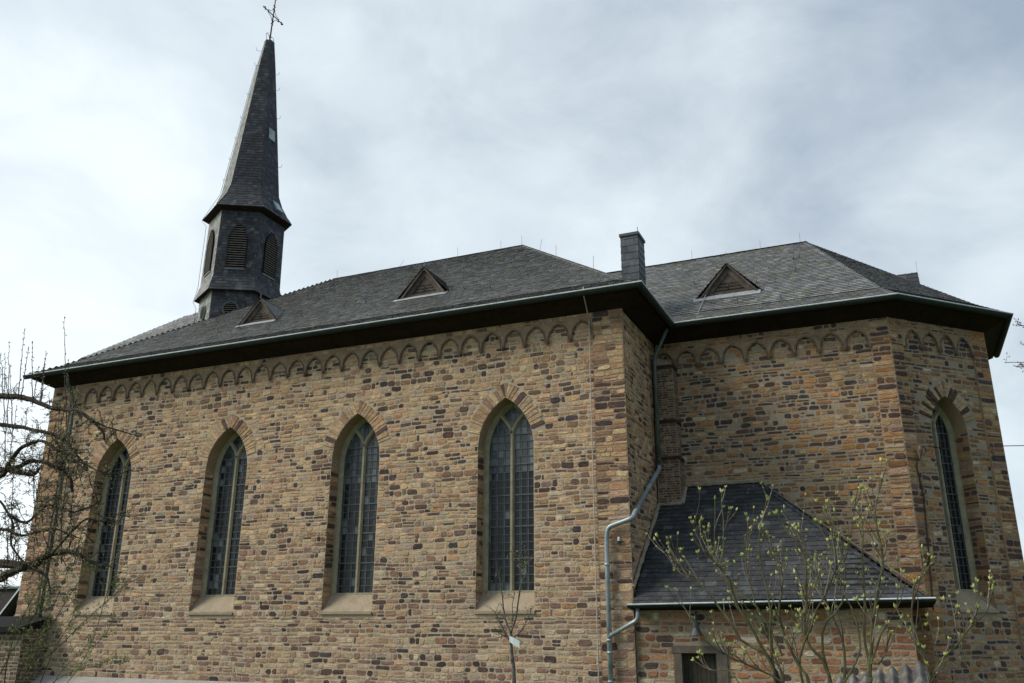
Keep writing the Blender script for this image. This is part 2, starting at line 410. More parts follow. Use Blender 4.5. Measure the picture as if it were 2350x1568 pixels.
def wall(F,Lh,z0,z1,wins,arcs,pil,palf,seed,mort,fr=.06,win_depth=.45,fieldgap=.0135,skip=0,light=.62,ppal=None,hr=(.115,.215)):
    """F: frame whose n=0 plane is the pilaster/frieze face; field set back by fr. wins list (u0,w,zs,zap,wh); arcs (list of apex u, spacing, zc, zap) ; pil=(uL,uR)"""
    rng=random.Random(seed)
    Ff=Frame(F.O-F.N*fr,U=F.U,V=F.V,N=F.N) if (arcs or pil) else F
    mb=MB()
    # wall sheet with openings, cut in vertical strips
    loops=[[Vector((0,z0,0)),Vector((Lh,z0,0)),Vector((Lh,z1,0)),Vector((0,z1,0))]]
    for (wu,ww,zs,zap,wh) in wins:
        w=ww/2; lp=[(wu,zs),(wu+ww,zs)]+[(wu+w-x,zap-wh+z) for x,z in arch_pts(w,wh,12)]
        loops.append([Vector((a,b,0)) for a,b in lp])
    flat=[p for l in loops for p in l]
    for t in tessellate_polygon(loops): mb.poly([Ff(flat[i].x,flat[i].y,0) for i in t],(.5,.5,.5),0)
    # reveals
    for (wu,ww,zs,zap,wh),lp in zip(wins,loops[1:]):
        for i in range(len(lp)):
            a,b=lp[i],lp[(i+1)%len(lp)]
            mb.poly([Ff(a.x,a.y,0),Ff(b.x,b.y,0),Ff(b.x,b.y,-win_depth-.15),Ff(a.x,a.y,-win_depth-.15)],(.5,.5,.5),2)
        zsp=zap-wh
        for (o,U,N) in ((wu,-Ff.N,Ff.U),(wu+ww,-Ff.N,-Ff.U)):
            FR=Frame(Ff(o,0,0),U=U,V=(0,0,1),N=N)
            stones(mb,FR,0.0,win_depth-.0,zs+.05,zsp+.1,lambda v:[(max(0,(v-zs)/.5*win_depth),9)] if v<zs+.5 else [],palf,rng,wr=(.25,.45),proud=.006,hr=hr)
        voussoirs(mb,Ff,wu+ww/2,zsp,ww/2,wh,rng,(lambda u,v:PAL_V) if ppal is None else ppal)
        keywedge(mb,Ff,wu+ww/2,zsp,ww/2,wh,rng,lambda u,v:PAL_V,.45)
    def blocked(v):
        o=[]
        for (wu,ww,zs,zap,wh) in wins:
            zsp=zap-wh
            if v<zs-.05 or v>zap+.5: continue
            R0=(wh*wh+(ww/2)**2)/ww; c0_=ww/2-R0; zt0=R0*math.sin(.3*math.atan2(wh,-c0_))
            if v<zsp+zt0:
                aw=arch_w(ww/2,wh,v-zsp); o.append((wu+ww/2-aw,wu+ww/2+aw))
            else:
                w=ww/2+.46; Rr=(wh*wh+(ww/2)**2)/ww; cx=ww/2-Rr; ro=Rr+.46; dz=v-zsp
                if ro>dz:
                    x=cx+math.sqrt(ro*ro-dz*dz)
                    if x>0: o.append((wu+ww/2-x,wu+ww/2+x))
        return o
    pl,pr=pil
    def blk2(v): return blocked(v)+([(-1,pl)] if pl else [])+([(Lh-pr,Lh+1)] if pr else [])
    top=z1 if not arcs else arcs[3]+.02
    stones(mb,Ff,0,Lh,z0,top,blk2,palf,rng,gap=fieldgap,skip=skip,hr=hr)
    ob=mb.build('wall',[mort,'stone','reveal'],church)
    if arcs or pil!=(0,0):
        fb=MB()
        for (a,b) in ((0,pl),(Lh-pr,Lh)):
            if b-a<.01: continue
            zt=z1
            fb.poly([F(a,z0,0),F(b,z0,0),F(b,zt,0),F(a,zt,0)])
            ed=b if a==0 else a
            fb.poly([F(ed,z0,0),F(ed,zt,0),F(ed,zt,-fr),F(ed,z0,-fr)])
            stones(fb,F,a,b,z0,zt,lambda v:[],palf,rng,gap=fieldgap,wr=(.25,.55),hr=(.11,.23))
        if arcs:
            us,sp,zc,za=arcs
            h=za-zc-.1; w=sp/2-.055
            lp=[(pl,z1)]
            for u in us:
                lp+=[(u-sp/2+.0,zc),(u-w,zc)]+[(u+x,zc+.1+z) for x,z in arch_pts(w,h,6)]+[(u+w,zc)]
            lp+=[(us[-1]+sp/2,zc),(Lh-pr,zc) if Lh-pr>us[-1]+sp/2+.02 else (Lh-pr,z1-.01),(Lh-pr,z1)]
            if us[0]-sp/2>pl+.02: lp.insert(1,(pl,zc))
            V3=[Vector((a,b,0)) for a,b in lp]
            for t in tessellate_polygon([V3]): fb.poly([F(V3[i].x,V3[i].y,0) for i in t],(.5,.5,.5),0)
            for i in range(1,len(lp)-1):
                a,b=lp[i],lp[(i+1)%len(lp)]
                fb.poly([F(a[0],a[1],0),F(b[0],b[1],0),F(b[0],b[1],-fr),F(a[0],a[1],-fr)],(.5,.5,.5),0)
            stones(fb,F,pl,Lh-pr,za+.05,z1,lambda v:[],palf,rng,gap=.03,skip=.25,proud=.006,hr=(.09,.15))
        fb.build('pilasters_and_frieze',['mortar_frieze','stone'],church)
        if arcs:
            for u in us:
                r=MB()
                path=[F(u-w,zc,.0)]+[F(u+x+rng.uniform(-.01,.01),zc+.1+z+rng.uniform(-.01,.01),rng.uniform(-.006,.004)) for x,z in arch_pts(w,h,6)]+[F(u+w,zc,.0)]
                r.tube(path,.020,6)
                path=[F(u-w-.045,zc,-.005)]+[F(u+x*1.12,zc+.1+z*1.1,-.005) for x,z in arch_pts(w,h,6)]+[F(u+w+.045,zc,-.005)]
                r.tube(path,.011,5)
                r.blob(F(u+sp/2,zc+.09,0),(0,0,-1),.2,.05,(.5,.5,.5),n=6)
                r.build('frieze_arch','moulding',church,smooth=False)
    for (wu,ww,zs,zap,wh),li in zip(wins,(light if isinstance(light,(list,tuple)) else [light]*9)):
        build_window(Ff,wu,ww,zs,zap,wh,win_depth,rng,church,li)
    return ob
# nave south wall : u = x+NL
F_n=Frame((-NL,0,0))
wins=[(x+NL,WW,SILL,WAP,WH) for x in (-20.9,-15.52,-10.16,-4.77)]
arcs=(sorted([NL-1.30-.755*i for i in range(28)]),.755,11.28,11.84)
wall(F_n,NL,0,WT,wins,arcs,(1.05,.95),nave_pal,1,'mortar',light=[.95,.8,.62,.6])
# nave east return
wall(Frame((0,0,0),math.pi/2),D1,0,WT,[],None,(0,0),lambda u,v:(PAL_CH if rngp.random()<.35 else nave_pal(u,v)),2,'mortar')
# choir south wall
wall(Frame((0,D1,0)),XC,0,WT,[],([.27+.76*i for i in range(0,9)][0:9],.76,11.2,11.75),(0,.56),ch_pal,3,'mortar_choir',fieldgap=.020,skip=.05,hr=(.105,.20))
# apse facets
F_a=Frame((XC,D1,0),math.pi/4)
wall(F_a,FL,0,WT,[(1.2,1.46,3.43,9.75,1.15)],([.93+.70*i for i in range(4)],.70,11.2,11.75),(.5,.62),ch_pal,4,'mortar_choir',fieldgap=.019,skip=.04,hr=(.105,.20),light=2,win_depth=.5,ppal=lambda u,v:[(.5,(.42,.31,.19)),(.15,(.34,.22,.13)),(.35,(.085,.055,.045))])
BX,BY=XC+FL*.7071,D1+FL*.7071
wall(Frame((BX,BY,0),math.pi/2),FL,0,WT,[],None,(0,0),ch_pal,5,'mortar_choir',fieldgap=.022)
# unseen sides closed plainly
mb=MB(); F=Frame((-NL,2*CY,0),-math.pi/2)
mb.poly([F(0,0),F(2*CY,0),F(2*CY,WT),F(0,WT)])
stones(mb,F,0,2*CY,0,WT,lambda v:[],nave_pal,random.Random(8),hr=(.2,.3),wr=(.4,.9))
for a,b in (((0,2*CY),(-NL,2*CY)),((0,2*CY-D1),(0,2*CY)),((XC,2*CY-D1),(0,2*CY-D1)),((BX,2*CY-BY),(XC,2*CY-D1))):
    mb.poly([(a[0],a[1],0),(b[0],b[1],0),(b[0],b[1],WT),(a[0],a[1],WT)])
mb.build('wall',['mortar','stone'],church)
# ------------------------------------------------------------------ slates
SL_N=[(.34,(.165,.167,.162)),(.3,(.20,.202,.197)),(.18,(.12,.122,.12)),(.12,(.27,.272,.268)),(.06,(.17,.17,.10))]
SL_D=[(.45,(.035,.038,.044)),(.35,(.046,.05,.058)),(.15,(.028,.03,.036)),(.05,(.08,.085,.09))]
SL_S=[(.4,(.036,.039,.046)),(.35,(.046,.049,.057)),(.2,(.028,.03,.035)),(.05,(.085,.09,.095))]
def slates(mb,P,rng,pal,ew=.24,eh=.16,under=1,holes=None,lift=.02,tilt=.0,first=.0,round_=True):
    P=[Vector(p) for p in P]
    n=Vector((0,0,0))
    for i in range(len(P)): n+=P[i].cross(P[(i+1)%len(P)])
    n.normalize()
    if n.z<-.01 : n=-n
    if abs(n.z)<=.01 and under==2: pass
    U=Vector((0,0,1)).cross(n)
    if U.length<1e-4: U=Vector((1,0,0))
    U.normalize(); V=n.cross(U)
    if V.z<0: V=-V; U=-U
    O=P[0]
    q=[((p-O).dot(U),(p-O).dot(V)) for p in P]
    mb.poly([p-n*.005 for p in P],(.02,.02,.02),1)
    v0=min(b for a,b in q); v1=max(b for a,b in q); v=v0+first; row=0
    def inter(vv):
        xs=[]
        for i in range(len(q)):
            (a,b),(c,d)=q[i],q[(i+1)%len(q)]
            if (b<=vv<d) or (d<=vv<b): xs.append(a+(vv-b)/(d-b)*(c-a))
        xs.sort(); return [(xs[i],xs[i+1]) for i in range(0,len(xs)-1,2)]
    while v<v1:
        h=eh*rng.uniform(.97,1.03)
        for (a,b) in inter(min(v+h*.35,v1-.004)):
            if holes:
                segs=[(a,b)]
                for (ha,hb) in holes(v+h*.5,O,U,V):
                    ns=[]
                    for (s0,s1) in segs:
                        if hb<=s0 or ha>=s1: ns.append((s0,s1)); continue
                        if ha>s0+.02: ns.append((s0,ha))
                        if hb<s1-.02: ns.append((hb,s1))
                    segs=ns
            else: segs=[(a,b)]
            for (sa,sb) in segs:
                u=sa; fst=True
                while u<sb-.005:
                    w=ew*rng.uniform(.85,1.12)
                    if fst and row%2: w*=.55
                    fst=False
                    if sb-(u+w)<ew*.35: w=sb-u
                    x0,x1=u+.002,u+w+.006
                    lf=lift*rng.uniform(.88,1.14); sk=rng.uniform(-.004,.004)
                    top=min(v+h+.03,v1)
                    sl=tilt*(x1-x0)
                    if round_: loc=[(x0+w*.14,v-sl*0,lf),(x1,v+sk,lf*1.1),(x1,top,.006),(x0,top,.004),(x0,v+h*.42,lf*.55),(x0+w*.04,v+h*.15,lf*.9)]
                    else: loc=[(x0,v,lf),(x1,v+sk,lf*1.1),(x1,top,.006),(x0,top,.004)]
                    pts=[O+U*x+V*y+n*z for x,y,z in loc]
                    c=jit(pal_pick(pal,rng),rng,.14)
                    mb.poly(pts,c,0)
                    # thickness of the lower edge
                    m0,m1=pts[0],pts[1]
                    mb.poly([m0,m1,m1-n*lf*.85,m0-n*lf*.85],tuple(x*.45 for x in c),0)
                    u+=w
        v+=h; row+=1
rs=random.Random(11)
# nave roof
lev=[(0,0,EZ),(1.0,.8,EZ+.58),(CY+OV,7.73,19.07)]
def nv(k,cx_,cy_):
    s,e_,z=lev[k]
    return (0+OV-e_ if cx_ else -NL-OV+e_, (-OV+s) if not cy_ else 2*CY+OV-s, z)
mb=MB()
for k in (0,1):
    for quad in ([nv(k,0,0),nv(k,1,0),nv(k+1,1,0),nv(k+1,0,0)],[nv(k,1,0),nv(k,1,1),nv(k+1,1,1),nv(k+1,1,0)],
                 [nv(k,1,1),nv(k,0,1),nv(k+1,0,1),nv(k+1,1,1)],[nv(k,0,1),nv(k,0,0),nv(k+1,0,0),nv(k+1,0,1)]):
        P=[Vector(p) for p in quad]; Q=[P[0]]
        for p in P[1:]:
            if (p-Q[-1]).length>.01 and (p-Q[0]).length>.01: Q.append(p)
        slates(mb,Q,rs,SL_N,.25,.17,lift=.028)
def ridge(mb,a,b,r=.05,pal=SL_N):
    a,b=Vector(a),Vector(b); n=int((b-a).length/.3)+1; d=(b-a)/n; s=Vector((-d.y,d.x,0)); s=s.normalized() if s.length>1e-5 else Vector((1,0,0))
    for i in range(n):
        p=a+d*i; c=jit(pal_pick(pal,rs),rs,.15); z=Vector((0,0,.014+rs.uniform(-.002,.002)))
        mb.poly([p+z,p+d*1.03+z,p+d*1.1-s*.13-z*1.6,p-s*.13-z*1.6],c); mb.poly([p+z,p+d*1.03+z,p+d*1.1+s*.13-z*1.6,p+s*.13-z*1.6],c)
ridge(mb,nv(2,0,0),nv(2,1,0))
for cx_ in (0,1):
    for k in (0,1): ridge(mb,nv(k,cx_,0),nv(k+1,cx_,0))
mb.build('nave_roof',['slate','underlay'],church)
# choir roof
mb=MB()
t=OV*math.tan(math.pi/8)
EP=[(-3.0,D1-OV),(XC+t,D1-OV),(BX+OV,BY-t),(BX+OV,2*CY-BY+t),(XC+t,2*CY-D1+OV),(-3.0,2*CY-D1+OV)]
AP=(4.88,CY); CZ=17.1
def clev(p,k,i):
    f=[0,.15,1][k]; z=[EZ,EZ+.56,CZ][k]
    if i in (0,5): return (p[0],p[1]+(CY-p[1])*f,z)
    return (p[0]+(AP[0]-p[0])*f,p[1]+(AP[1]-p[1])*f,z)
for k in (0,1):
    for i in range(5):
        P=[Vector(clev(EP[i],k,i)),Vector(clev(EP[i+1],k,i+1)),Vector(clev(EP[i+1],k+1,i+1)),Vector(clev(EP[i],k+1,i))]; Q=[P[0]]
        for p in P[1:]:
            if (p-Q[-1]).length>.01: Q.append(p)
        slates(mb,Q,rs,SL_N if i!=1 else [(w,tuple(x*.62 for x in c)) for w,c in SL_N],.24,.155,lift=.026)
ridge(mb,(-4,CY,CZ),(AP[0],CY,CZ))
for i in (1,2,3):
    for k in (0,1): ridge(mb,clev(EP[i],k,i),clev(EP[i],k+1,i))
mb.build('choir_roof',['slate','underlay'],church)
# eaves : soffit boards
def eaves(path_eave,path_wall,name='soffit'):
    mb=MB()
    for i in range(len(path_eave)-1):
        a,b=Vector(path_eave[i]),Vector(path_eave[i+1]); c,d=Vector(path_wall[i+1]),Vector(path_wall[i])
        mb.poly([a,b,c,d]); dn=Vector((0,0,.2)); mb.poly([a,b,b+dn,a+dn])
        w=Vector((0,0,-.09)); # frieze board against the wall
    mb.build(name,'soffit',church)
ze=EZ-.14; wz=WT-.02; i_=.16
eaves([(-NL-OV+i_,2*CY,ze),(-NL-OV+i_,-OV+i_,ze),(OV-i_,-OV+i_,ze),(OV-i_,D1-OV+i_,ze),(XC+t-.01,D1-OV+i_,ze),(BX+OV-i_,BY-t,ze),(BX+OV-i_,2*CY-BY+t,ze)],
      [(-NL,2*CY,wz),(-NL,0,wz),(0,0,wz),(0,D1,wz),(XC,D1,wz),(BX,BY,wz),(BX,2*CY-BY,wz)])
def gutter(path,name='gutter',r=.115,z=0,parent=church,m='gutter_zinc',flip=1):
    """half-round trough along path with miter, bead on the outer lip"""
    path=[Vector(p) for p in path]; n=8; mb=MB(); rows=[]
    for i,p in enumerate(path):
        ds=[]
        if i>0: ds.append((p-path[i-1]).normalized())
        if i<len(path)-1: ds.append((path[i+1]-p).normalized())
        nn=[Vector((d.y,-d.x,0)).normalized() for d in ds]
        m_=sum(nn,Vector((0,0,0))); m_.normalize(); m_=m_/max(.3,m_.dot(nn[0]))
        rows.append([p+m_*(r+r*math.cos(math.pi+math.pi*k/n))+Vector((0,0,r*math.sin(math.pi+math.pi*k/n)*1.15)) for k in range(n+1)])
    for i in range(len(rows)-1):
        for k in range(n): mb.poly([rows[i][k],rows[i+1][k],rows[i+1][k+1],rows[i][k+1]],mi=0)
    for rr in (rows[0],rows[-1]): mb.poly(rr,mi=0)
    mb.tube([r_[-1]+Vector((0,0,.005)) for r_ in rows],.022,6,mi=1)  # pale bead: skylight caught by the zinc lip, put into its colour
    # seams
    return mb.build(name,[m,'flashing'],parent)
zg=EZ-.03
GO=OV-.15; gt=GO*math.tan(math.pi/8)
gutter([(-NL-OV-.05,-GO,zg),(GO,-GO,zg),(GO,D1-GO,zg)])
gutter([(GO+.24,D1-GO,zg),(XC+gt,D1-GO,zg),(BX+GO,BY-gt,zg),(BX+GO,2*CY-BY+gt,zg)])
# west vestibule roof behind the spire
mb=MB()
a=[PY(383,765,9.6),PY(431,734,9.6),PY(444,728,9.6)]
w0=Vector(a[0]);w1=Vector(a[1]);d=(w1-w0);d*=1/d.z
lowp=w0-d*1.6; lo=lambda p,y:Vector((p.x,y,p.z))
rx=-NL+1
P=[lo(w1,9.6),Vector((rx,9.6,w1.z+.5))]
slates(mb,[Vector((lowp.x,7.5,lowp.z)),Vector((rx,7.5,lowp.z)),P[1],P[0]],rs,SL_N,.24,.15)
slates(mb,[Vector((lowp.x,13.7,lowp.z)),Vector((lowp.x,7.5,lowp.z)),P[0]],rs,SL_N,.24,.15)
slates(mb,[Vector((rx,13.7,lowp.z)),Vector((lowp.x,13.7,lowp.z)),P[0],P[1]],rs,SL_N,.24,.15)
for q in range(1):
    mb.box(-NL-2.2,-NL,8.2,13.3,0,lowp.z,(.3,.22,.15),2)
mb.build('vestibule',['slate','underlay','mortar'],church)
# ------------------------------------------------------------------ spire (hexagonal)
SX,SY=-22.76,CY
def hexv(k,r,z,ox=0): a=R(60*k); return Vector((SX+ox+r*math.sin(a),SY-r*math.cos(a),z))
def lvl(r,z,ox=0): return (r,z,ox)
SL_LIT=[(.5,(.30,.305,.285)),(.3,(.36,.36,.335)),(.2,(.2,.205,.19))]  # west facets: sheen of the bright sky painted into paler slates
mb=MB(); rs2=random.Random(21)
def seg(l0,l1,pal=SL_S,holes=None,ew=.2,eh=.17,lift=.016):
    for k in range(6):
        P=[hexv(k,*l0),hexv(k+1,*l0),hexv(k+1,*l1),hexv(k,*l1)]
        hol=None
        if holes and k in (0,1,5):
            mid=(hexv(k,*l0)+hexv(k+1,*l0))/2
            def hol(v,O,U,V,mid=mid):
                z=O.z+V.z*v; w=holes(z)
                if w<=0: return []
                c=(mid-O).dot(U); return [(c-w,c+w)]
        slates(mb,P,rs2,SL_LIT if k in (4,5) else pal,ew,eh,holes=hol,lift=lift)
BR=1.93
oc=(.36,17.75)
seg((BR,12.8),(BR,18.95),holes=lambda z:math.sqrt(max(0,oc[0]**2-(z-oc[1])**2)))
seg((2.22,18.67),(1.99,19.45),ew=.2)
LW,LZ0,LZS,LZ1=.46,19.86,21.35,22.3
def lan(z):
    if z<LZ0 or z>LZ1: return 0
    return arch_w(LW,LZ1-LZS,z-LZS)
seg((1.985,19.45),(1.925,23.05),holes=lan)
seg((2.30,23.22),(2.02,23.62),lift=.02); seg((2.02,23.62),(1.72,24.15)); seg((1.72,24.15),(1.49,24.8)); 
seg((1.49,24.8,0),(.50,32.9,.13)); seg((.50,32.9,.13),(.27,34.45,.17))
# hexagon eave undersides
sp=mb.build('spire',['slate_dark','underlay'],church)
for (ro,zo,ri,zi) in ((2.30,23.2,1.9,23.1),(2.22,18.66,1.93,18.75)):
    u=MB()
    for k in range(6): u.poly([hexv(k,ro,zo),hexv(k+1,ro,zo),hexv(k+1,ri,zi),hexv(k,ri,zi)])
    for k in range(6): u.poly([hexv(k,ro,zo),hexv(k+1,ro,zo),hexv(k+1,ro-.01,zo+.06),hexv(k,ro-.01,zo+.06)])
    u.build('eave_board','soffit',sp)
cap=MB(); cap.poly([hexv(k,.30,34.5,.17) for k in range(6)])
for k in range(6): cap.poly([hexv(k,.30,34.5,.17),hexv(k+1,.30,34.5,.17),hexv(k+1,.29,34.4,.17),hexv(k,.29,34.4,.17)])
cap.build('spire_cap','zinc_dark',sp)
def facet_frame(k,z=0,r=1.95):
    a,b=hexv(k,r,z),hexv(k+1,r,z); U=(b-a).normalized(); Nn=U.cross(Vector((0,0,1)))
    if Nn.dot((a+b)/2-Vector((SX,SY,z)))<0: Nn=-Nn
    return Frame(((a+b)/2).to_tuple(),U=U,V=(0,0,1),N=Nn)
for k in range(6):
    F=facet_frame(k,0,1.99)
    l=MB(); 
    z=LZ0+.01
    while z<LZ1-.03:
        w=lan(z)
        if w>.03: l.faces([F(-w,z,.05),F(w,z,.05),F(w,z+.05,.05),F(-w,z+.05,.05),F(-w,z+.07,.0),F(w,z+.07,.0)],[(0,1,2,3),(3,2,5,4)])
        z+=.125
    l.box(-LW-.03,LW+.03,0,.05,LZ0-.05,LZ0,F=lambda x,y,z:F(x,z,y),mi=2)
    l.poly([F(x,z_,-.004) for x,z_ in [(-LW,LZ0)]+[(x,LZS+z) for x,z in arch_pts(LW,LZ1-LZS,6)]+[(LW,LZ0)]],mi=1)
    pth=[(-LW,LZ0)]+[(x,LZS+z) for x,z in arch_pts(LW,LZ1-LZS,6)]+[(LW,LZ0)]
    for i in range(len(pth)-1):
        a,b=pth[i],pth[i+1]; l.poly([F(a[0],a[1],.07),F(b[0],b[1],.07),F(b[0],b[1],-.02),F(a[0],a[1],-.02)],mi=1)
    l.build('louvre_window',['louvre','black','zinc'],sp)
    l=MB()
    r=oc[0]
    z=oc[1]-r+.05
    while z<oc[1]+r-.04:
        w=math.sqrt(max(0,r*r-(z-oc[1])**2)); l.faces([F(-w,z,.03),F(w,z,.03),F(w,z+.035,.03),F(-w,z+.035,.03),F(-w,z+.05,-.01),F(w,z+.05,-.01)],[(0,1,2,3),(3,2,5,4)]); z+=.11
    l.poly([F(r*1.02*math.cos(R(15*i)),oc[1]+r*1.02*math.sin(R(15*i)),-.03) for i in range(24)],mi=1)
    l.tube([F(r*math.cos(R(15*i)),oc[1]+r*math.sin(R(15*i)),.0) for i in range(25)],.035,5,mi=2)
    l.build('round_louvre',['louvre','black','zinc_dark'],sp)
# hatches on the right facet
def panel(F,u0,u1,z0,z1,n0,n1,name='hatch',m='zinc_light'):
    p=MB(); p.faces([F(u0,z0,n0+.07),F(u1,z0,n0+.07),F(u1,z1,n1+.05),F(u0,z1,n1+.05),F(u0,z0,n0-.1),F(u1,z0,n0-.1),F(u1,z1,n1-.1),F(u0,z1,n1-.1)],[(0,1,2,3),(0,4,5,1),(1,5,6,2),(2,6,7,3),(3,7,4,0)]); p.build(name,m,sp)
def slope_frame(k,l0,l1):
    a,b,c,d=hexv(k,*l0),hexv(k+1,*l0),hexv(k+1,*l1),hexv(k,*l1)
    U=(b-a).normalized(); V=((c+d)/2-(a+b)/2).normalized(); Nn=U.cross(V).normalized()
    if Nn.dot((a+b)/2-Vector((SX,SY,(a.z))))<0: Nn=-Nn
    return Frame(((a+b)/2).to_tuple(),U=U,V=V,N=Nn)
F=slope_frame(1,(1.49,24.8,0),(.50,32.9,.13)); panel(F,-.22,.26,3.15,3.85,.0,.0)
F=slope_frame(1,(2.30,23.22),(1.72,24.15)); panel(F,.05,.55,.45,1.15,.05,.02)
# climbing hooks
def hook(p,out,par,s=.22):
    h=MB(); p=Vector(p); o=Vector(out).normalized()
    h.tube([p-o*.12,p+o*s*.6,p+o*s*.85+Vector((0,0,s*.1)),p+o*s*.9+Vector((0,0,s*.7)),p+o*s*1.1+Vector((0,0,s*.95))],.009,5); h.build('climbing_hook','iron',par)
for z in (26.6,29.6,31.4,32.4):
    t_=(z-24.8)/8.1; hook(hexv(2,1.49-.99*t_,z,.13*t_),(.85,.5,0),sp,.2)
for z in (25.6,26.9,28.2,29.5,31.0,32.9,33.9):
    t_=min(1,(z-24.8)/8.1); hook(hexv(5,1.49-.99*t_ if z<32.9 else .42,z,.13*t_),(-.85,-.5,0),sp,.13 if z<32 else .24)
lc=MB(); lc.tube([hexv(5,.5,33,.13)+Vector((-.05,0,0)),hexv(5,1.52,24.8)+Vector((-.06,0,0)),hexv(5,2.34,23.2),hexv(5,2.0,22.9)+Vector((-.1,0,0)),hexv(5,2.05,19.4)+Vector((-.08,0,0)),hexv(5,2.26,18.6),hexv(5,2.0,18.3)+Vector((-.1,0,0)),hexv(5,2.0,15)+Vector((-.1,0,0))],.011,4)
lc.build('conductor_wire','iron',sp)
# cross
cr_=MB(); cx0,cy0=SX+.17,CY
ax=lambda z:Vector((SX+.17+.02*(z-34.5),cy0+.02*(z-34.5),z))
cr_.tube([ax(34.4),ax(37.45)],[.05,.03],6)
cz=36.35
for s_ in (-1,1):
    cr_.tube([ax(cz),ax(cz)+Vector((0,.8*s_,0))],.032,5)
    for q in (.45,.72): 
        for zz in (-1,1): cr_.tube([ax(cz)+Vector((0,q*s_,0)),ax(cz)+Vector((0,q*s_+.03,zz*.11))],.028,4)
    cr_.tube([ax(cz)+Vector((0,.8*s_,0)),ax(cz)+Vector((0,.86*s_,0))],.055,5)
    for zz in (-1,1):  # quarter scrolls
        cr_.tube([ax(cz)+Vector((0,s_*.42*math.cos(a*.3) - s_*.0,zz*.5*math.sin(a*.3)*.9))*1.0 if False else ax(cz)+Vector((0,s_*(.45-.4*math.sin(a/5*1.57)),zz*(.5-.4*math.cos(a/5*1.57)) )) for a in range(6)],.016,4)
    cr_.tube([ax(34.5)+Vector((0,s_*.02,.25)),ax(34.5)+Vector((0,s_*.1,.42)),ax(34.5)+Vector((0,s_*.26,.48)),ax(34.5)+Vector((0,s_*.34,.32)),ax(34.5)+Vector((0,s_*.26,.12)),ax(34.5)+Vector((0,s_*.2,0))],.018,4)
for zz in (35.75,36.0,36.75,37.0): cr_.tube([ax(zz)+Vector((0,-.1,0)),ax(zz)+Vector((0,.1,0))],.026,4)
cr_.build('cross','iron',sp)
wc=MB(); b=ax(37.6)
wc.faces([b+Vector((dx*.6,dy,dz)) for dx in (-.03,.03) for dy,dz in ((-.34,.05),(-.2,.0),(-.1,-.12),(.1,-.1),(.2,.1),(.4,.3),(.3,.42),(.12,.2),(-.05,.16),(-.16,.42),(-.28,.4),(-.26,.2))],
  [tuple(range(12)),tuple(range(12,24))]+[(i,(i+1)%12,12+(i+1)%12,12+i) for i in range(12)])
wc.build('weathercock','gold',sp)
# ------------------------------------------------------------------ dormers
def dormer(cx_,yb,zb,wd,ht,ap_dx,slope_fn,par,flare=.45,face_pal=SL_N):
    """triangular wooden front standing on the slope at y=yb"""
    A=Vector((cx_-wd/2,yb,zb)); B=Vector((cx_+wd/2,yb,zb)); T=Vector((cx_,yb+.04,zb+ht))
    d=MB()
    def inset(f,dy): 
        c=Vector((cx_,yb,zb+ht*.33)); return [c+(p-c)*f+Vector((0,dy,0)) for p in (A,B,T)]
    o=inset(1,0); i1=inset(.66,0); i2=inset(.62,.05)
    for k in range(3):
        k2=(k+1)%3; d.poly([o[k],o[k2],i1[k2],i1[k]]); d.poly([i1[k],i1[k2],i2[k2],i2[k]])
    d.poly(i2,mi=0)
    c=Vector((cx_,yb+.045,zb+ht*.30))
    # boards as battens + clover of small holes
    for q in (.12,.3,.48):
        z=i2[0].z+(i2[2].z-i2[0].z)*q; w=(i2[1].x-i2[0].x)/2*(1-q)
        d.box(cx_-w,cx_+w,yb+.03,yb+.045,z-.006,z+.006,mi=1)
    for ax_,az in ((0,.06),(.07,0),(-.07,0),(0,-.06)):
        d.tube([c+Vector((ax_,-.012,az)),c+Vector((ax_,.0,az))],.02,6,mi=1)
    # weather boards along the edges
    for P_,Q_ in ((A,T),(B,T)):
        v=(Q_-P_).normalized(); s_=1 if P_ is B else -1
        nn=Vector((s_*v.z*1.0,0,abs(v.x))).normalized()
        a,b2=P_-v*.12,Q_+v*.05
        d.faces([a+Vector((0,-.10,0)),b2+Vector((0,-.10,0)),b2+Vector((0,-.10,0))+nn*.07,a+Vector((0,-.10,0))+nn*.07,a,b2,b2+nn*.07,a+nn*.07],[(0,1,2,3),(0,4,5,1),(3,2,6,7),(0,3,7,4)],mi=0)
    ob=d.build('dormer',['wood_grey','black'],par)
    # roof of dormer, running back to the slope
    s=MB()
    Tt=T+Vector((0,-.12,.08)); yt=yb
    while slope_fn(yt)<Tt.z and yt<yb+9: yt+=.02
    K=Vector((cx_,yt,Tt.z))
    for sgn,P_ in ((-1,A),(1,B)):
        E=P_+Vector((sgn*flare*.55,-.10,0)); E.z=slope_fn(E.y)+.03
        slates(s,[E,Tt,K] if sgn<0 else [Tt,E,K],rs,face_pal,.25,.16,lift=.03)
    s.build('dormer_roof',['slate','underlay'],ob)
    f=MB(); z=zb; f.faces([Vector((cx_-wd/2-flare*.7,yb-.02,zb+.04)),Vector((cx_+wd/2+flare*.4,yb-.02,zb+.04)),Vector((cx_+wd/2+flare*.4,yb-.28,slope_fn(yb-.28)+.045)),Vector((cx_-wd/2-flare*.7,yb-.28,slope_fn(yb-.28)+.045))],[(0,1,2,3)])
    f.build('flashing','apron',ob)
    return ob
nsl=lambda y: EZ+.58+(y+OV-1.0)*(19.07-EZ-.58)/(CY+OV-1)
dormer(-8.12,2.2,nsl(2.2),1.7,1.05,0,nsl,church)
dormer(-15.62,2.2,nsl(2.2),1.6,.95,0,nsl,church,.3)
def csl(y):
    f=(y-(D1-OV))/(CY-(D1-OV)); return EZ+.56+(CZ-EZ-.56)*(f-.15)/.85 if f>.15 else EZ+.56*f/.15
dormer(2.42,5.05,csl(5.05),1.8,1.08,0,csl,church)
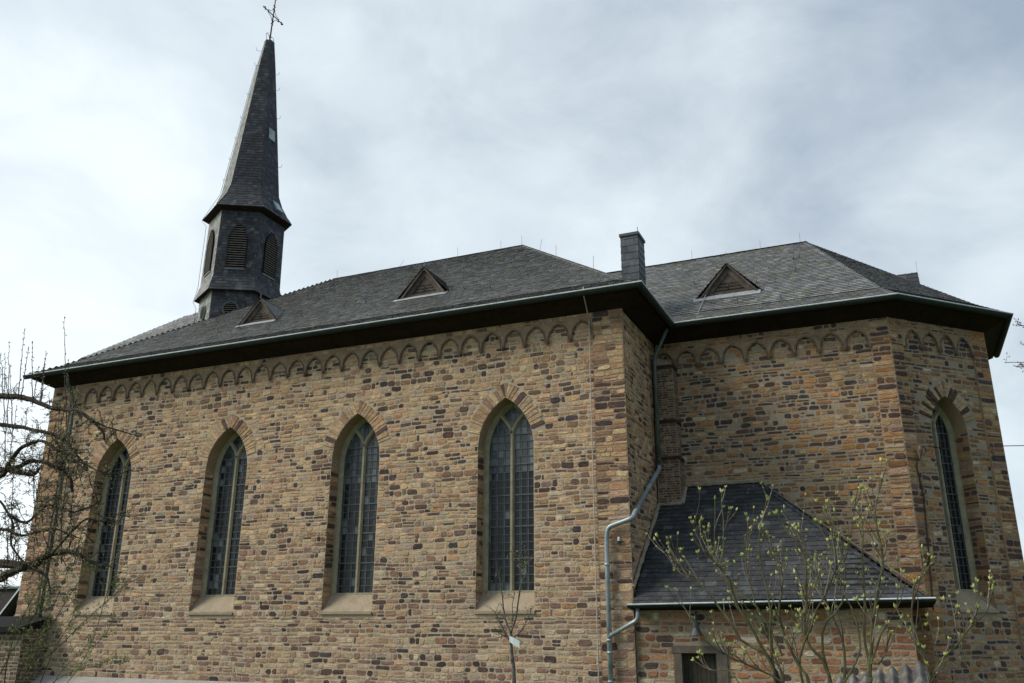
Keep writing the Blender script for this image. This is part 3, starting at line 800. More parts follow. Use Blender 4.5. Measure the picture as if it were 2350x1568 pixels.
# lightning rods on the ridges
def rod(p,h,lean=(0,0)):
    r=MB(); p=Vector(p); r.tube([p-Vector((0,0,.1)),p+Vector((lean[0],lean[1],h))],.008,4); r.build('lightning_rod','iron_light',church)
rod((-8.02,CY,19.05),.45); rod((-10.2,CY,19.05),.5); rod((-13.4,CY,19.05),.35,(.35,0)); rod((-16.8,CY,19.05),.45); rod((-7.0,CY,19.05),.5)
def hipp(f): a=Vector(nv(2,1,0)); b=Vector(nv(1,1,0)); return a+(b-a)*f
rod(hipp(.22),.5,(.12,0)); rod(hipp(.42),.5); rod(hipp(.78),.5)
rod((.5,CY,CZ),.4); rod((3.2,CY,CZ),.35); rod((4.7,CY,CZ),.4); rod((-8.12,2.15,nsl(2.2)+1.1),.3); rod((2.42,5.0,csl(5.05)+1.2),.4); rod((-15.62,2.15,nsl(2.2)+1),.25)
rh=random.Random(4)
for i in range(26):
    if i<15: x=rh.uniform(-20,-3); y=rh.uniform(1,7); z=nsl(y)
    else: x=rh.uniform(.8,5); y=rh.uniform(4,7.8); z=csl(y)
    if i<15 and (x>-1.5-y*.9 or x<-NL+y*.9): continue
    h=MB(); p=Vector((x,y,z+.02)); h.tube([p,p+Vector((.0,-.06,.0)),p+Vector((.01,-.15,.0)),p+Vector((.02,-.16,.1))],.013,4); h.build('roof_hook','iron',church)
# ------------------------------------------------------------------ chimney
mb=MB(); y0=3.25
c0=PY(1427,560,y0); c1=PY(1465,550,y0); wch=(c1.x-c0.x); x0=c0.x-.03; x1=c1.x-.02; zt=PY(1462,538,y0).z
P=lambda a,b,z:Vector((a,b,z)); dch=.8
for (a,b) in (((x0,y0),(x1,y0)),((x1,y0),(x1,y0+dch)),((x1,y0+dch),(x0,y0+dch)),((x0,y0+dch),(x0,y0))):
    slates(mb,[P(*a,12.2),P(*b,12.2),P(*b,zt),P(*a,zt)],rs,[(1,(.07,.085,.095)),(1,(.085,.10,.11)),(.5,(.06,.07,.08))],.26,.26,lift=.018,tilt=.1)
ch=mb.build('chimney',['slate_dark','underlay'],church)
mb=MB(); mb.box(x0-.05,x1+.05,y0-.05,y0+dch+.05,zt,zt+.10); mb.box(x0+.1,x1-.1,y0+.1,y0+dch-.1,zt+.1,zt+.14)
mb.build('chimney_cap','lamp_metal',ch); 
m_=MB(); m_.tube([P(x1,y0,zt+.05),P(x1,y0,zt+.28)],.012,4); m_.build('lightning_rod','iron',ch)
# slated gablet showing over the apse hip on the far side
mb=MB()
a=PY(2030,634,15); b=PY(2105,625,15); c=PY(2112,656,15)
slates(mb,[P(a.x-1.5,14.2,13.4),P(c.x+.1,14.2,13.4),P(b.x,15,b.z),P(a.x-1.5,15,b.z)],rs,SL_S,.24,.2)
slates(mb,[P(c.x+.1,14.2,13.4),P(c.x+.1,15.8,13.4),P(b.x,15,b.z)],rs,SL_S,.24,.2)
mb.build('north_gablet',['slate','underlay'],church); rod((b.x,15,b.z),.5)
# ------------------------------------------------------------------ brick flue stack in the corner
mb=MB(); rb=random.Random(31); BP=[(.45,(.16,.10,.065)),(.3,(.22,.145,.09)),(.2,(.10,.065,.05)),(.1,(.30,.21,.13))]
bp=lambda u,v:BP
SK=[(5.5,8.0,3.32,.72),(8.12,9.2,3.36,.69),(9.32,11.05,3.40,.66)]
for z0_,z1_,ys,xs in SK:
    FF=Frame((0.02,ys,0)); stones(mb,FF,0,xs-.02,z0_,z1_,lambda v:[],bp,rb,hr=(.078,.082),wr=(.2,.26),proud=.006,gap=.011,wave=0.001,split=0)
    FS=Frame((xs,ys,0),math.pi/2); stones(mb,FS,0,D1-ys,z0_,z1_,lambda v:[],bp,rb,hr=(.078,.082),wr=(.2,.26),proud=.006,gap=.011,wave=0.001,split=0)
    mb.box(.0,xs,ys,D1-.002,z0_-.12,z1_+.0,mi=0)
for zb_,ys,xs in ((8.0,3.30,.76),(9.2,3.33,.73),(11.05,3.36,.70)):
    mb.box(.0,xs,ys,D1-.003,zb_,zb_+.11,(.05,.035,.028),1)
mb.faces([P(0,3.40,11.16),P(.66,3.40,11.16),P(.66,D1,11.16),P(0,D1,11.5),P(0,D1-.05,11.65),P(.0,3.42,11.5)],[(0,1,5),(1,2,3,5),(1,3,4,5)],mi=0)
mb.build('brick_stack',['mortar_choir','stone'],church)
# ------------------------------------------------------------------ pipes
def pipe(path,r,name,m,parent,n=10,joints=()):
    # round the corners
    pts=[Vector(p) for p in path]; out=[pts[0]]
    for i in range(1,len(pts)-1):
        a,b,c=pts[i-1],pts[i],pts[i+1]; q=min(.16,(b-a).length*.4,(c-b).length*.4)
        s_=b+(a-b).normalized()*q; e_=b+(c-b).normalized()*q
        for k in range(5): t_=k/4; out.append(s_*(1-t_)**2+b*2*t_*(1-t_)+e_*t_*t_)
    out.append(pts[-1]); mb=MB(); mb.tube(out,r,n)
    for (i,f) in joints:
        a,b=pts[i],pts[i+1]; p=a+(b-a)*f; d=(b-a).normalized(); mb.tube([p-d*.03,p+d*.03],r*1.18,n)
        
    return mb.build(name,m,parent,smooth=True)
pipe([(.62,3.12,12.32),(.13,3.16,11.38),(.12,3.14,7.75)],.062,'downpipe','zinc_dark',church,joints=((0,.95),(1,.2),(1,.55),(1,.93)))
pipe([(.12,3.14,7.8),(.12,3.10,7.68),(.14,.05,6.0),(.12,-.16,5.80),(-.62,-.14,5.58),(-.66,-.14,5.2),(-.66,-.14,.0)],.068,'downpipe','zinc_light',church,joints=((1,.18),(1,.45),(5,.12),(5,.5),(5,.56),(5,.7)))
pipe([(-22.45,-.62,12.35),(-22.45,-.55,12.05),(-22.45,-.10,11.3),(-22.4,-.10,2.6)],.062,'downpipe','zinc_dark',church,joints=((2,.1),(2,.3),(2,.5),(2,.8)))
# lightning conductor down the nave wall
mb=MB(); mb.tube([(-.95,-.76,12.62),(-.95,-.80,12.42),(-1.0,-.3,12.0),(-1.04,-.045,11.8),(-1.03,-.045,7),(-1.02,-.045,.2)],.018,5)
z=11.5
while z>.5: mb.tube([(-1.05,-.05,z),(-1.01,-.05,z)],.02,5); z-=.95
mb.build('conductor_wire','wire',church)
mb=MB(); a=PY(1612,688,5.0); mb.tube([PY(1640,648,5.2),PY(1618,680,4.95),(PY(1593,738,3.3))],.011,4); mb.build('conductor_wire','wire',church)
# plinth slab at the foot of the west part of the nave wall
mb=MB(); mb.faces([P(-22.95,-.35,0),P(-3,-.35,0),P(-3,-.35,1.0),P(-22.95,-.35,1.0),P(-22.8,-.01,1.24),P(-3,-.01,1.24),P(-22.95,0,0),P(-22.9,0,1.2)],[(0,1,2,3),(3,2,5,4),(0,3,4,6)])
mb.build('plinth','render_grey',church)
# ------------------------------------------------------------------ sacristy annex
annex=empty('sacristy_annex'); tag(annex,'low stone lean-to annex with dark slate roof tucked between nave and choir','annex')
AX0,AX1,AY=.0,6.85,.12; AW=3.42
mb=MB(); ra=random.Random(41)
FA=Frame((0,AY,0)); PALX=[(.34,(.36,.19,.10)),(.2,(.30,.13,.075)),(.22,(.42,.30,.17)),(.10,(.09,.06,.05)),(.1,(.5,.42,.30))]
dx0,dx1,dzt=1.22,2.12,2.30
ox0,ox1,ozt=1.02,2.40,2.46
loops=[[Vector((0,0,0)),Vector((ox0,0,0)),Vector((ox0,ozt,0)),Vector((ox1,ozt,0)),Vector((ox1,0,0)),Vector((AX1,0,0)),Vector((AX1,AW,0)),Vector((0,AW,0))]]
for t3 in tessellate_polygon(loops): mb.poly([FA(loops[0][i].x,loops[0][i].y,0) for i in t3])
stones(mb,FA,0,AX1,0,AW,lambda v:[(ox0,ox1)] if v<ozt-.01 else [],lambda u,v:PALX,ra,hr=(.14,.24),wr=(.2,.5),gap=.02)
FB=Frame((AX1,AY,0),math.pi/2); mb.poly([FB(0,0),FB(D1-AY,0),FB(D1-AY,AW),FB(0,AW)])
stones(mb,FB,0,D1-AY,0,AW,lambda v:[],lambda u,v:PALX,ra,hr=(.14,.24),wr=(.2,.5),gap=.02)
mb.build('wall',['mortar_choir','stone'],annex)
# roof
gy=-.30; xl,xr=-.06,7.42; zl,zr=3.50,3.60
e0,e1=P(xl+.08,gy+.05,zl),P(xr-.15,gy+.05,zr)
t0,t1=P(.0,D1,7.2),P(3.07,D1,7.2)
mb=MB()
k0,k1=e0+(P(0,D1,7.2)-e0)*.12,e1+(t1-e1)*.12; k0.z-=.10;k1.z-=.10
SLX=[(.45,(.045,.048,.050)),(.35,(.054,.057,.060)),(.15,(.036,.038,.040)),(.05,(.085,.09,.092))]
slates(mb,[e0,e1,k1,k0],ra,SLX,.30,.2); slates(mb,[k0,k1,t1,t0],ra,SLX,.30,.2,tilt=.05)
rr1=P(7.35,D1,zr); slates(mb,[e1,rr1,t1],ra,SLX,.3,.2)
ridge(mb,e1,k1,pal=SLX); ridge(mb,k1,t1,pal=SLX)
mb.build('roof',['slate_dark','underlay'],annex)
mb=MB() # mortar fillets along the roof edges
def fillet(a,b,r=.06):
    a,b=Vector(a),Vector(b); n=max(2,int((b-a).length/.12)); mb.tube([a+(b-a)*i/n+Vector((0,0,ra.uniform(-.02,.02))) for i in range(n+1)],[r*ra.uniform(.7,1.35) for _ in range(n+1)],6)
fillet(P(.01,.0,3.95),P(.01,3.3,6.6),.055); fillet(P(.0,3.3,6.58),P(.75,3.3,6.58)); fillet(P(.76,3.3,6.6),P(.76,D1,7.22)); fillet(P(.74,D1-.02,7.26),P(3.1,D1-.02,7.26),.08); fillet(P(3.1,D1-.02,7.2),P(7.3,D1-.2,3.9),.03)
mb.build('mortar_fillet','mortar_choir',annex)
mb=MB(); mb.poly([P(xl,gy+.06,zl-.08),P(xr,gy+.06,zr-.08),P(xr-.1,AY+.0,AW-.02),P(xl,AY,AW-.06)]); mb.poly([P(xl,gy+.06,zl-.08),P(xr,gy+.06,zr-.08),P(xr,gy+.06,zr+.02),P(xl,gy+.06,zl+.02)])
mb.poly([P(xr,gy+.06,zr-.08),P(xr,D1-.3,zr-.08),P(AX1,D1-.3,AW-.02),P(AX1,AY,AW-.02)])
mb.build('soffit','soffit',annex)
gutter([P(xl,gy+.04,zl),P(xr,gy+.04,zr)],parent=annex,r=.075)
pipe([(.17,-.22,3.42),(.17,-.22,3.12),(-.66,-.16,2.70)],.055,'downpipe','zinc_light',annex,joints=((1,.9),))
mb=MB() # door
mb.box(ox0,dx0,AY-.06,AY+.25,0,dzt,mi=0); mb.box(dx1,ox1,AY-.06,AY+.25,0,dzt,mi=0); mb.box(ox0-.05,ox1+.04,AY-.075,AY+.25,dzt,ozt+.02,mi=0)
fr_=mb.build('door_frame','door_stone',annex)
mb=MB(); x=dx0
while x<dx1-.01:
    w=min(.115,dx1-x); mb.box(x+.004,x+w-.004,AY+.14+ra.uniform(0,.006),AY+.2,0.02,dzt,mi=0); x+=w
mb.build('door','door_wood',annex)
# ------------------------------------------------------------------ small fittings
mb=MB(); L0=PY(1597,1440,-.12)
lx,lz=L0.x,L0.z
prof=[(.04,.34),(.045,.15),(.08,.12),(.085,-.02),(.14,-.14),(.18,-.20),(.17,-.21),(.02,-.16)]
n=14
for i in range(len(prof)-1):
    for k in range(n):
        a0,a1=2*math.pi*k/n,2*math.pi*(k+1)/n
        mb.poly([(lx+prof[j][0]*math.cos(a),-.12+prof[j][0]*math.sin(a),lz+prof[j][1]) for j,a in ((i,a0),(i,a1),(i+1,a1),(i+1,a0))])
mb.tube([(lx,-.12,lz+.3),(lx,-.05,lz+.38),(lx,AY,lz+.38)],.022,6); mb.tube([(lx,-.12,lz-.12),(lx,-.12,lz-.22)],.05,8)
tag(mb.build('wall_lamp','lamp_metal'),'dark metal bell-shaped lamp hanging on the annex wall above the door','lamp')
mb=MB(); s0=PY(1420,1240,-.08); mb.tube([s0+Vector((0,0,-.02)),s0+Vector((0,0,.05)),s0+Vector((0,0,.09))],[.035,.04,.02],8); mb.box(s0.x-.05,s0.x+.03,-.06,.0,s0.z-.10,s0.z-.02,mi=1)
mb.tube([s0+Vector((.03,.03,-.06)),s0+Vector((.12,.05,-.02)),s0+Vector((.14,.06,-.08))],.008,4,mi=1)
tag(mb.build('outdoor_sensor',['white_plastic','iron']),'small white sensor on the nave corner just below the bend of the grey downpipe','sensor')
# cable and insulator
def onfac(x,y): return Vector(onplane(x,y,(1,-1,0),(XC,D1,0)))
ins=onfac(2102,1035); NF=Vector((.7071,-.7071,0))
mb=MB(); mb.tube([ins,ins+NF*.16],.025,6); mb.tube([ins+NF*.16+Vector((0,0,-.12)),ins+NF*.16+Vector((0,0,.0)),ins+NF*.16+Vector((0,0,.07)),ins+NF*.16+Vector((0,0,.12))],[.03,.075,.06,.03],8); mb.tube([ins+NF*.1,ins+NF*.12+Vector((0,0,-.25))],[.07,.04],7)
tag(mb.build('cable_bracket','moulding'),'weathered insulator bracket fixed to the apse wall left of the tall window','bracket')
w0=ins+NF*.16+Vector((0,0,.1)); w1=Vector(onplane(2420,1017,NF,ins+NF*4.0)); mb=MB()
w1=Vector(onplane(2600,1010,(1,0,0),(24,0,0)))
mb.tube([w0+(w1-w0)*(i/16)+Vector((0,0,-.12*(1-(2*i/16-1)**2))) for i in range(17)],.018,5); 
mb.tube([w0,w0+Vector((.25,-.05,-.02)),w0+(w1-w0)*.05+Vector((0,0,-.1))],.014,4)
tag(mb.build('overhead_cable','cable'),'black overhead cable stretched right from the bracket across the apse window','cable')
mb=MB(); b0=ins+NF*.1; b1=onfac(2118,1140)+NF*.03; b2=onfac(2140,1400)+NF*.03
mb.tube([b0,onfac(2101,1070)+NF*.04,b1,onfac(2130,1270)+NF*.03,b2],.02,5)
tag(mb.build('wall_cable','cable'),'dark cable running down the apse wall from the insulator bracket to the annex gutter','cable')
# ------------------------------------------------------------------ left lean-to and neighbour house
mb=MB(); rl=random.Random(51); FLN=Frame((-30,-1.0,0)); lw=30-22.0
mb.poly([FLN(0,0),FLN(lw,0),FLN(lw,2.8),FLN(0,2.8)]); stones(mb,FLN,0,lw,0,2.8,lambda v:[],lambda u,v:[(.4,(.17,.12,.085)),(.4,(.12,.085,.065)),(.2,(.22,.17,.12))],rl)
stones(mb,Frame((-22.0,-1,0),math.pi/2),0,1,0,2.8,lambda v:[],lambda u,v:[(.4,(.17,.12,.085)),(.4,(.12,.085,.065))],rl)
mb.poly([P(-22.0,-1,0),P(-22.0,0,0),P(-22.0,0,2.8),P(-22.0,-1,2.8)])
shed=mb.build('shed',['mortar_choir','stone'])
tag(shed,'low dark stone shed built against the left end of the nave','shed')
mb=MB(); mb.faces([P(-30,-1.25,2.88),P(-21.85,-1.25,2.88),P(-21.85,.0,3.25),P(-30,.0,3.25),P(-30,-1.25,2.70),P(-21.85,-1.25,2.70)],[(0,1,2,3),(4,5,1,0),(4,0,3),(5,2,1)]); mb.build('roof','underlay',shed)
house=empty('neighbour_house'); tag(house,'white neighbouring house with dark roof glimpsed behind the left end of the church','house')
yh=12.0
q0=PY(10,1338,yh);q1=PY(42,1332,yh);q2=PY(-2,1440,yh);q3=PY(42,1383,yh)
x0h=q2.x; mb=MB(); d=(q3-q2).normalized()
E0=q2-d*5; E1=q2+d*7.5
mb.faces([E0+Vector((0,-.6,0)),E1+Vector((0,-.6,0)),E1+Vector((0,9,0)),E0+Vector((0,9,0)),E0+Vector((0,-.6,-.22)),E1+Vector((0,-.6,-.22))],[(0,1,2,3)],mi=0)
E2=E1+Vector((9,0,-(E1.z-E0.z)))
mb.build('roof',['terracotta_dark'],house)
mb=MB(); mb.faces([E0+Vector((0,-.62,-.12)),E1+Vector((0,-.62,-.12)),E1+Vector((0,-.62,.03)),E0+Vector((0,-.62,.03))],[(0,1,2,3)]); mb.build('verge_board','flashing',house)
mb=MB(); mb.faces([Vector((E0.x,yh,0)),Vector((E1.x+6,yh,0)),Vector((E1.x+6,yh,E1.z-.5)),E1+Vector((0,.0,-.5)),E0+Vector((0,.0,-.5))],[(0,1,2,3,4)]); mb.build('wall','plaster',house)
mb=MB(); z_=q0.z; mb.faces([Vector((q2.x-6,yh+1.5,z_-6)),Vector((q2.x+8,yh+1.5,z_-6)),Vector((q2.x+8,yh+2.5,z_-.15)),Vector((q2.x-6,yh+2.5,z_-.15))],[(0,1,2,3)]); mb.tube([Vector((q2.x-6,yh+2.4,z_-.1)),Vector((q2.x+8,yh+2.4,z_-.1))],.12,6,mi=1)
mb.build('rear_roof',['terracotta_dark','zinc_light'],house)
# ------------------------------------------------------------------ ground
mb=MB(); n=40; s_=900
mb.poly([(-s_,-s_,0),(s_,-s_,0),(s_,s_,0),(-s_,s_,0)])
g=mb.build('ground','grass'); g['kind']='structure'
# ------------------------------------------------------------------ corrugated roof, lower right
corr=empty('garden_shed'); tag(corr,'small garden shed with weathered grey corrugated roof behind the budding shrub','shed')
mb=MB(); cx0_,cx1_=4.9,6.92; n=180
def cpt(i,t): 
    x=cx0_+(cx1_-cx0_)*i/n; ph=(x-cx0_)/.135*2*math.pi
    zt=2.15+(x-cx0_)/(cx1_-cx0_)*.42
    return P(x,-13.0-2.0*t,zt-.62*t+.034*math.sin(ph))
rows=[[cpt(i,t) for i in range(n+1)] for t in [k/8 for k in range(9)]]
for a in range(8):
    for i in range(n): mb.poly([rows[a+1][i],rows[a+1][i+1],rows[a][i+1],rows[a][i]])
    
for i in range(n): mb.poly([rows[0][i],rows[0][i+1],rows[0][i+1]-Vector((0,0,.012)),rows[0][i]-Vector((0,0,.012))])
mb.build('corrugated_roof','asbestos',corr)
mb=MB(); mb.box(5.0,6.85,-14.8,-13.1,0,1.5,mi=0); mb.build('wall','wood_grey',corr)
# ------------------------------------------------------------------ trees
class Tree:
    def __init__(s,seed): s.r=random.Random(seed); s.mb=MB(); s.bud=MB(); s.nb=0
def smooth_path(pts,n=4):
    pts=[Vector(p) for p in pts]; o=[]
    for i in range(len(pts)-1):
        p0=pts[max(i-1,0)];p1=pts[i];p2=pts[i+1];p3=pts[min(i+2,len(pts)-1)]
        for k in range(n):
            t=k/n; o.append(.5*((2*p1)+(p2-p0)*t+(2*p0-5*p1+4*p2-p3)*t*t+(3*p1-p0-3*p2+p3)*t**3))
    o.append(pts[-1]); return o
def limb(T,pts,r0,r1,n=7,col=(.06,.048,.04),mi=0,wob=.0,sub=4):
    p=smooth_path(pts,sub); N_=len(p)-1
    if wob: p=[q+Vector([T.r.uniform(-wob,wob) for _ in range(3)]) if 0<i<N_ else q for i,q in enumerate(p)]
    rad=[(r0+(r1-r0)*i/N_)*(1+.12*T.r.uniform(-1,1)) for i in range(N_+1)]
    T.mb.tube(p,rad,n,col,mi); return p,rad
def along(p,t):
    f=t*(len(p)-1); i=min(int(f),len(p)-2); return p[i]+(p[i+1]-p[i])*(f-i),(p[i+1]-p[i]).normalized()
BUDC=[(.36,.33,.13),(.26,.25,.10),(.34,.27,.15),(.14,.11,.07)]
def twig(T,p,d,L,r,depth,col,bud=.02,curl=.35,upb=.25,budp=1.0,nseg=5,cols=BUDC):
    rr=T.r; d=Vector(d).normalized(); pts=[Vector(p)]
    for i in range(nseg):
        d=(d+Vector([rr.uniform(-curl,curl) for _ in range(3)])+Vector((0,0,upb))).normalized(); pts.append(pts[-1]+d*L/nseg)
    T.mb.tube(pts,[r*(1-.7*i/nseg) for i in range(nseg+1)],4,col,1,cap=False)
    T.bud.blob(pts[-1],d,bud*1.2,bud*.33,jit(rr.choice(cols),rr,.25),n=4)
    for i in range(1,nseg):
        if rr.random()<budp:
            sd=Vector([rr.uniform(-1,1) for _ in range(3)])+d*.5; sd.normalize()
            T.mb.tube([pts[i],pts[i]+sd*bud*1.2],[r*.6,r*.5],3,col,1,cap=False)
            T.bud.blob(pts[i]+sd*bud,sd+d*.5,bud,bud*.3,jit(rr.choice(cols),rr,.25),n=4)
    if depth>0:
        for i in range(rr.randint(1,3)):
            k=rr.randint(1,nseg-1); sd=(Vector([rr.uniform(-1,1) for _ in range(3)])+d*.4+Vector((0,0,.3))).normalized()
            twig(T,pts[k],sd,L*rr.uniform(.35,.65),r*.65,depth-1,col,bud,curl,upb,budp,max(3,nseg-1),cols)
# --- old apple tree, left foreground
T=Tree(61); ya=-13.6
rt_=T.r
def PL(x,y,dy=0): return PY(x,y,ya+dy)
TC=[(.045,.034,.028),(.06,.047,.038),(.035,.027,.023)]
trunk0=PL(-420,1500,.6); 
base=Vector((trunk0.x,trunk0.y,0))
limb(T,[base,base+Vector((.1,0,1.2)),PL(-330,1400,.5),PL(-300,1330,.5)],.20,.15,9)
limb(T,[PL(-300,1330,.5),PL(-260,1100,.5),PL(-230,960,.4)],.15,.09,8)
limb(T,[PL(-300,1330,.5),PL(-260,1200,.0),PL(-200,1120,-.2)],.12,.07,8)
LB=[([(-230,960),(-120,905),(0,910),(60,914),(115,935),(150,940),(180,944),(215,968)],.050,.022,.4,-.1),
    ([(215,968),(235,990),(240,1010)],.022,.012,.0,.0),
    ([(215,968),(262,985),(320,1000)],.016,.006,.0,.1),
    ([(-230,960),(-120,965),(0,974),(70,985),(130,1000),(165,1030),(200,1075)],.042,.014,.4,.2),
    ([(-200,1120),(-80,1110),(0,1094),(18,1070),(45,1031),(75,1017),(101,1013),(128,1033),(155,1043),(200,1080)],.036,.012,-.2,-.4),
    ([(-200,1120),(-90,1105),(0,1080),(36,1073),(77,1058),(119,1068),(143,1079),(162,1100),(166,1130)],.040,.018,-.2,.1),
    ([(-200,1120),(-80,1080),(0,1075),(40,1085),(75,1090),(90,1075)],.034,.02,-.1,.3),
    ([(119,1068),(180,1060),(240,1088),(300,1078)],.015,.006,.1,.2),
    ([(-300,1330),(-120,1300),(0,1294),(57,1300),(80,1297),(94,1283),(120,1271),(157,1266),(183,1274),(211,1288)],.075,.02,.5,.0),
    ([(-300,1380),(-100,1350),(0,1329),(17,1317),(57,1303)],.060,.045,.5,.0),
    ([(77,1306),(103,1320),(114,1349),(117,1366)],.022,.006,.0,.0),
    ([(211,1288),(232,1300),(250,1290)],.016,.006,.0,.0),
    ([(120,1271),(160,1225),(200,1191),(234,1197),(266,1183),(289,1174)],.016,.006,.0,.1),
    ([(20,1180),(60,1200),(110,1160),(170,1175),(230,1150)],.022,.008,.3,.3),
    ([(-100,1240),(0,1215),(50,1230),(120,1215),(180,1235)],.026,.008,.4,.0),
    ([(0,1150),(30,1200),(26,1250),(60,1297)],.016,.014,.2,.1)]
for pts,r0,r1,d0,d1 in LB:
    n_=len(pts)-1
    P_=[PL(x,y,d0+(d1-d0)*i/n_) for i,(x,y) in enumerate(pts)]
    p,rad=limb(T,P_,r0*1.25,r1*1.2,7,rt_.choice(TC),0,wob=.008)
    Ltot=sum((p[i+1]-p[i]).length for i in range(len(p)-1))
    ns=int(Ltot*10)
    for i in range(ns):
        t=rt_.uniform(.0,1); q,d=along(p,t)
        sd=(Vector([rt_.uniform(-1,1) for _ in range(3)])+d*.3).normalized()
        twig(T,q,sd,rt_.uniform(.10,.42),.0075,1 if rt_.random()<.8 else 2,rt_.choice(TC),bud=.022,curl=.55,upb=.05,cols=BUDC)
# upright water shoots
for i in range(46):
    x=rt_.uniform(-60,170); lim=940 if x<150 else 1000
    y0=rt_.choice([925,980,1060,1085,1200,1295]); top=y0-rt_.uniform(60,190)*(1.15 if y0<1000 else 1)
    if i<8: x,y0,top=[(40,920,757),(92,925,808),(8,915,812),(-12,915,830),(75,930,845),(48,915,800),(-30,910,790),(20,915,862)][i]
    a=PL(x,y0,rt_.uniform(-.3,.4)); b=PL(x+rt_.uniform(-8,22),top,rt_.uniform(-.3,.4)); n_=10
    pts=[a+(b-a)*k/n_+Vector([rt_.uniform(-.01,.01) for _ in range(3)]) for k in range(n_+1)]
    c=rt_.choice(TC); T.mb.tube(pts,[.009*(1-.65*k/n_) for k in range(n_+1)],4,c,1,cap=False)
    T.bud.blob(pts[-1],b-a,.03,.009,jit(rt_.choice(BUDC),rt_,.2),n=4)
    for k in range(1,n_):
        for _ in range(2):
            sd=(Vector([rt_.uniform(-1,1) for _ in range(3)])+(b-a).normalized()*.8).normalized(); q=pts[k]+(pts[k+1]-pts[k])*rt_.random()
            T.mb.tube([q,q+sd*.03],.005,3,c,1,cap=False); T.bud.blob(q+sd*.022,sd,.024,.0075,jit(rt_.choice(BUDC),rt_,.25),n=4)
# dense inner twigs
for i in range(75):
    x=rt_.gauss(95,62); y=rt_.gauss(1150,85)
    if x>250 or x<-80: continue
    twig(T,PL(x,y,rt_.uniform(-.5,.5)),(rt_.uniform(-1,1),rt_.uniform(-.5,.5),rt_.uniform(-.4,1)),rt_.uniform(.25,.6),.007,2,rt_.choice(TC),bud=.023,curl=.6,upb=.02)
apple=T.mb.build('apple_tree',['bark','twig']); tag(apple,'gnarled bare fruit tree reaching in from the left edge with knobbly budding twigs','tree')
b=T.bud.build('buds','bud',apple); b['kind']='stuff'
# --- lilac-like shrub, right foreground
T=Tree(71); rt_=T.r; ys=-16.6
def C7(x,y,dy=0): return PY(1369+.3442*x,1058+.3442*y,ys+dy)
ST=[([(1330,1700),(1230,1482),(1180,1380),(1130,1290),(960,1190),(880,1050),(800,960),(700,820),(610,775),(530,730)],.030,.006,.0),
    ([(1260,1700),(1180,1400),(1050,1150),(940,960),(860,760),(760,650),(670,500),(645,420)],.026,.005,-.3),
    ([(1480,1700),(1420,1482),(1330,1330),(1240,1130),(1220,950),(1240,780),(1180,600),(1110,440)],.028,.005,.2),
    ([(1600,1700),(1560,1482),(1500,1320),(1400,1190),(1395,950),(1400,700),(1350,560),(1250,440),(1205,355)],.030,.005,.0),
    ([(1640,1700),(1650,1482),(1650,1250),(1580,1060),(1490,820),(1430,700),(1400,600),(1350,440)],.022,.005,.4),
    ([(1830,1700),(1820,1482),(1830,1200),(1870,900),(1910,650),(1870,450),(1860,330),(1900,120)],.034,.005,.1),
    ([(1825,1480),(1820,1380),(1780,1150),(1790,950),(1770,650),(1780,450),(1740,330)],.022,.005,.3),
    ([(2290,1800),(2240,1482),(2180,1300),(2110,1080),(2110,850),(2140,790)],.022,.005,.0),
    ([(2290,1700),(2250,1400),(2390,1240),(2480,1130),(2600,1000),(2640,860)],.018,.005,.1),
    ([(1330,1650),(1230,1470),(960,1340),(820,1270),(700,1180),(650,1060)],.018,.004,-.4),
    ([(1300,1650),(1240,1440),(1110,1100),(1040,880),(1000,700),(1010,400)],.022,.004,.5),
    ([(1230,1560),(1160,1250),(1160,1000),(1090,640),(1100,380)],.020,.004,-.2),
    ([(1420,1600),(1360,1300),(1470,1000),(1560,820),(1600,640),(1530,330)],.020,.004,-.3),
    ([(1830,1350),(1900,1330),(1960,1150)],.014,.010,-.1),
    ([(1830,1350),(1900,1150),(1990,1000),(2010,850)],.014,.004,.2),
    ([(1570,1500),(1500,1150),(1630,950),(1650,700),(1590,340)],.018,.004,.1),
    ([(950,1482),(880,1400),(760,1390),(650,1330)],.010,.004,.2),
    ([(840,700),(845,500),(835,210)],.010,.005,.2),
    ([(1650,1480),(1760,1250),(1700,980),(1600,820),(1680,600),(1750,120)],.014,.004,.2),
    ([(1240,1300),(1080,980),(900,850),(800,640),(790,260)],.014,.004,.3),
    ([(2600,1482),(2500,1400),(2440,1300),(2430,1180)],.010,.004,.2)]
GB=[(.32,.35,.075),(.40,.42,.12),(.22,.26,.055),(.42,.40,.19)]
SCOL=[(.115,.085,.06),(.15,.12,.09),(.085,.062,.048)]
def budpair(T,p,d,s):
    d=Vector(d).normalized(); o=d.orthogonal().normalized(); a=T.r.uniform(0,6.28); o=(o*math.cos(a)+d.cross(o)*math.sin(a))
    for sg in (-1,1):
        dd=(d+o*sg*.45).normalized(); L=s*T.r.uniform(.8,1.3)
        T.bud.blob(p,dd,L,L*.27,jit(T.r.choice(GB),T.r,.2),n=6)
        if T.r.random()<.5: T.bud.blob(p+dd*L*.2,(dd+o*sg*.6).normalized(),L*.7,L*.14,jit(T.r.choice(GB),T.r,.2),n=4)
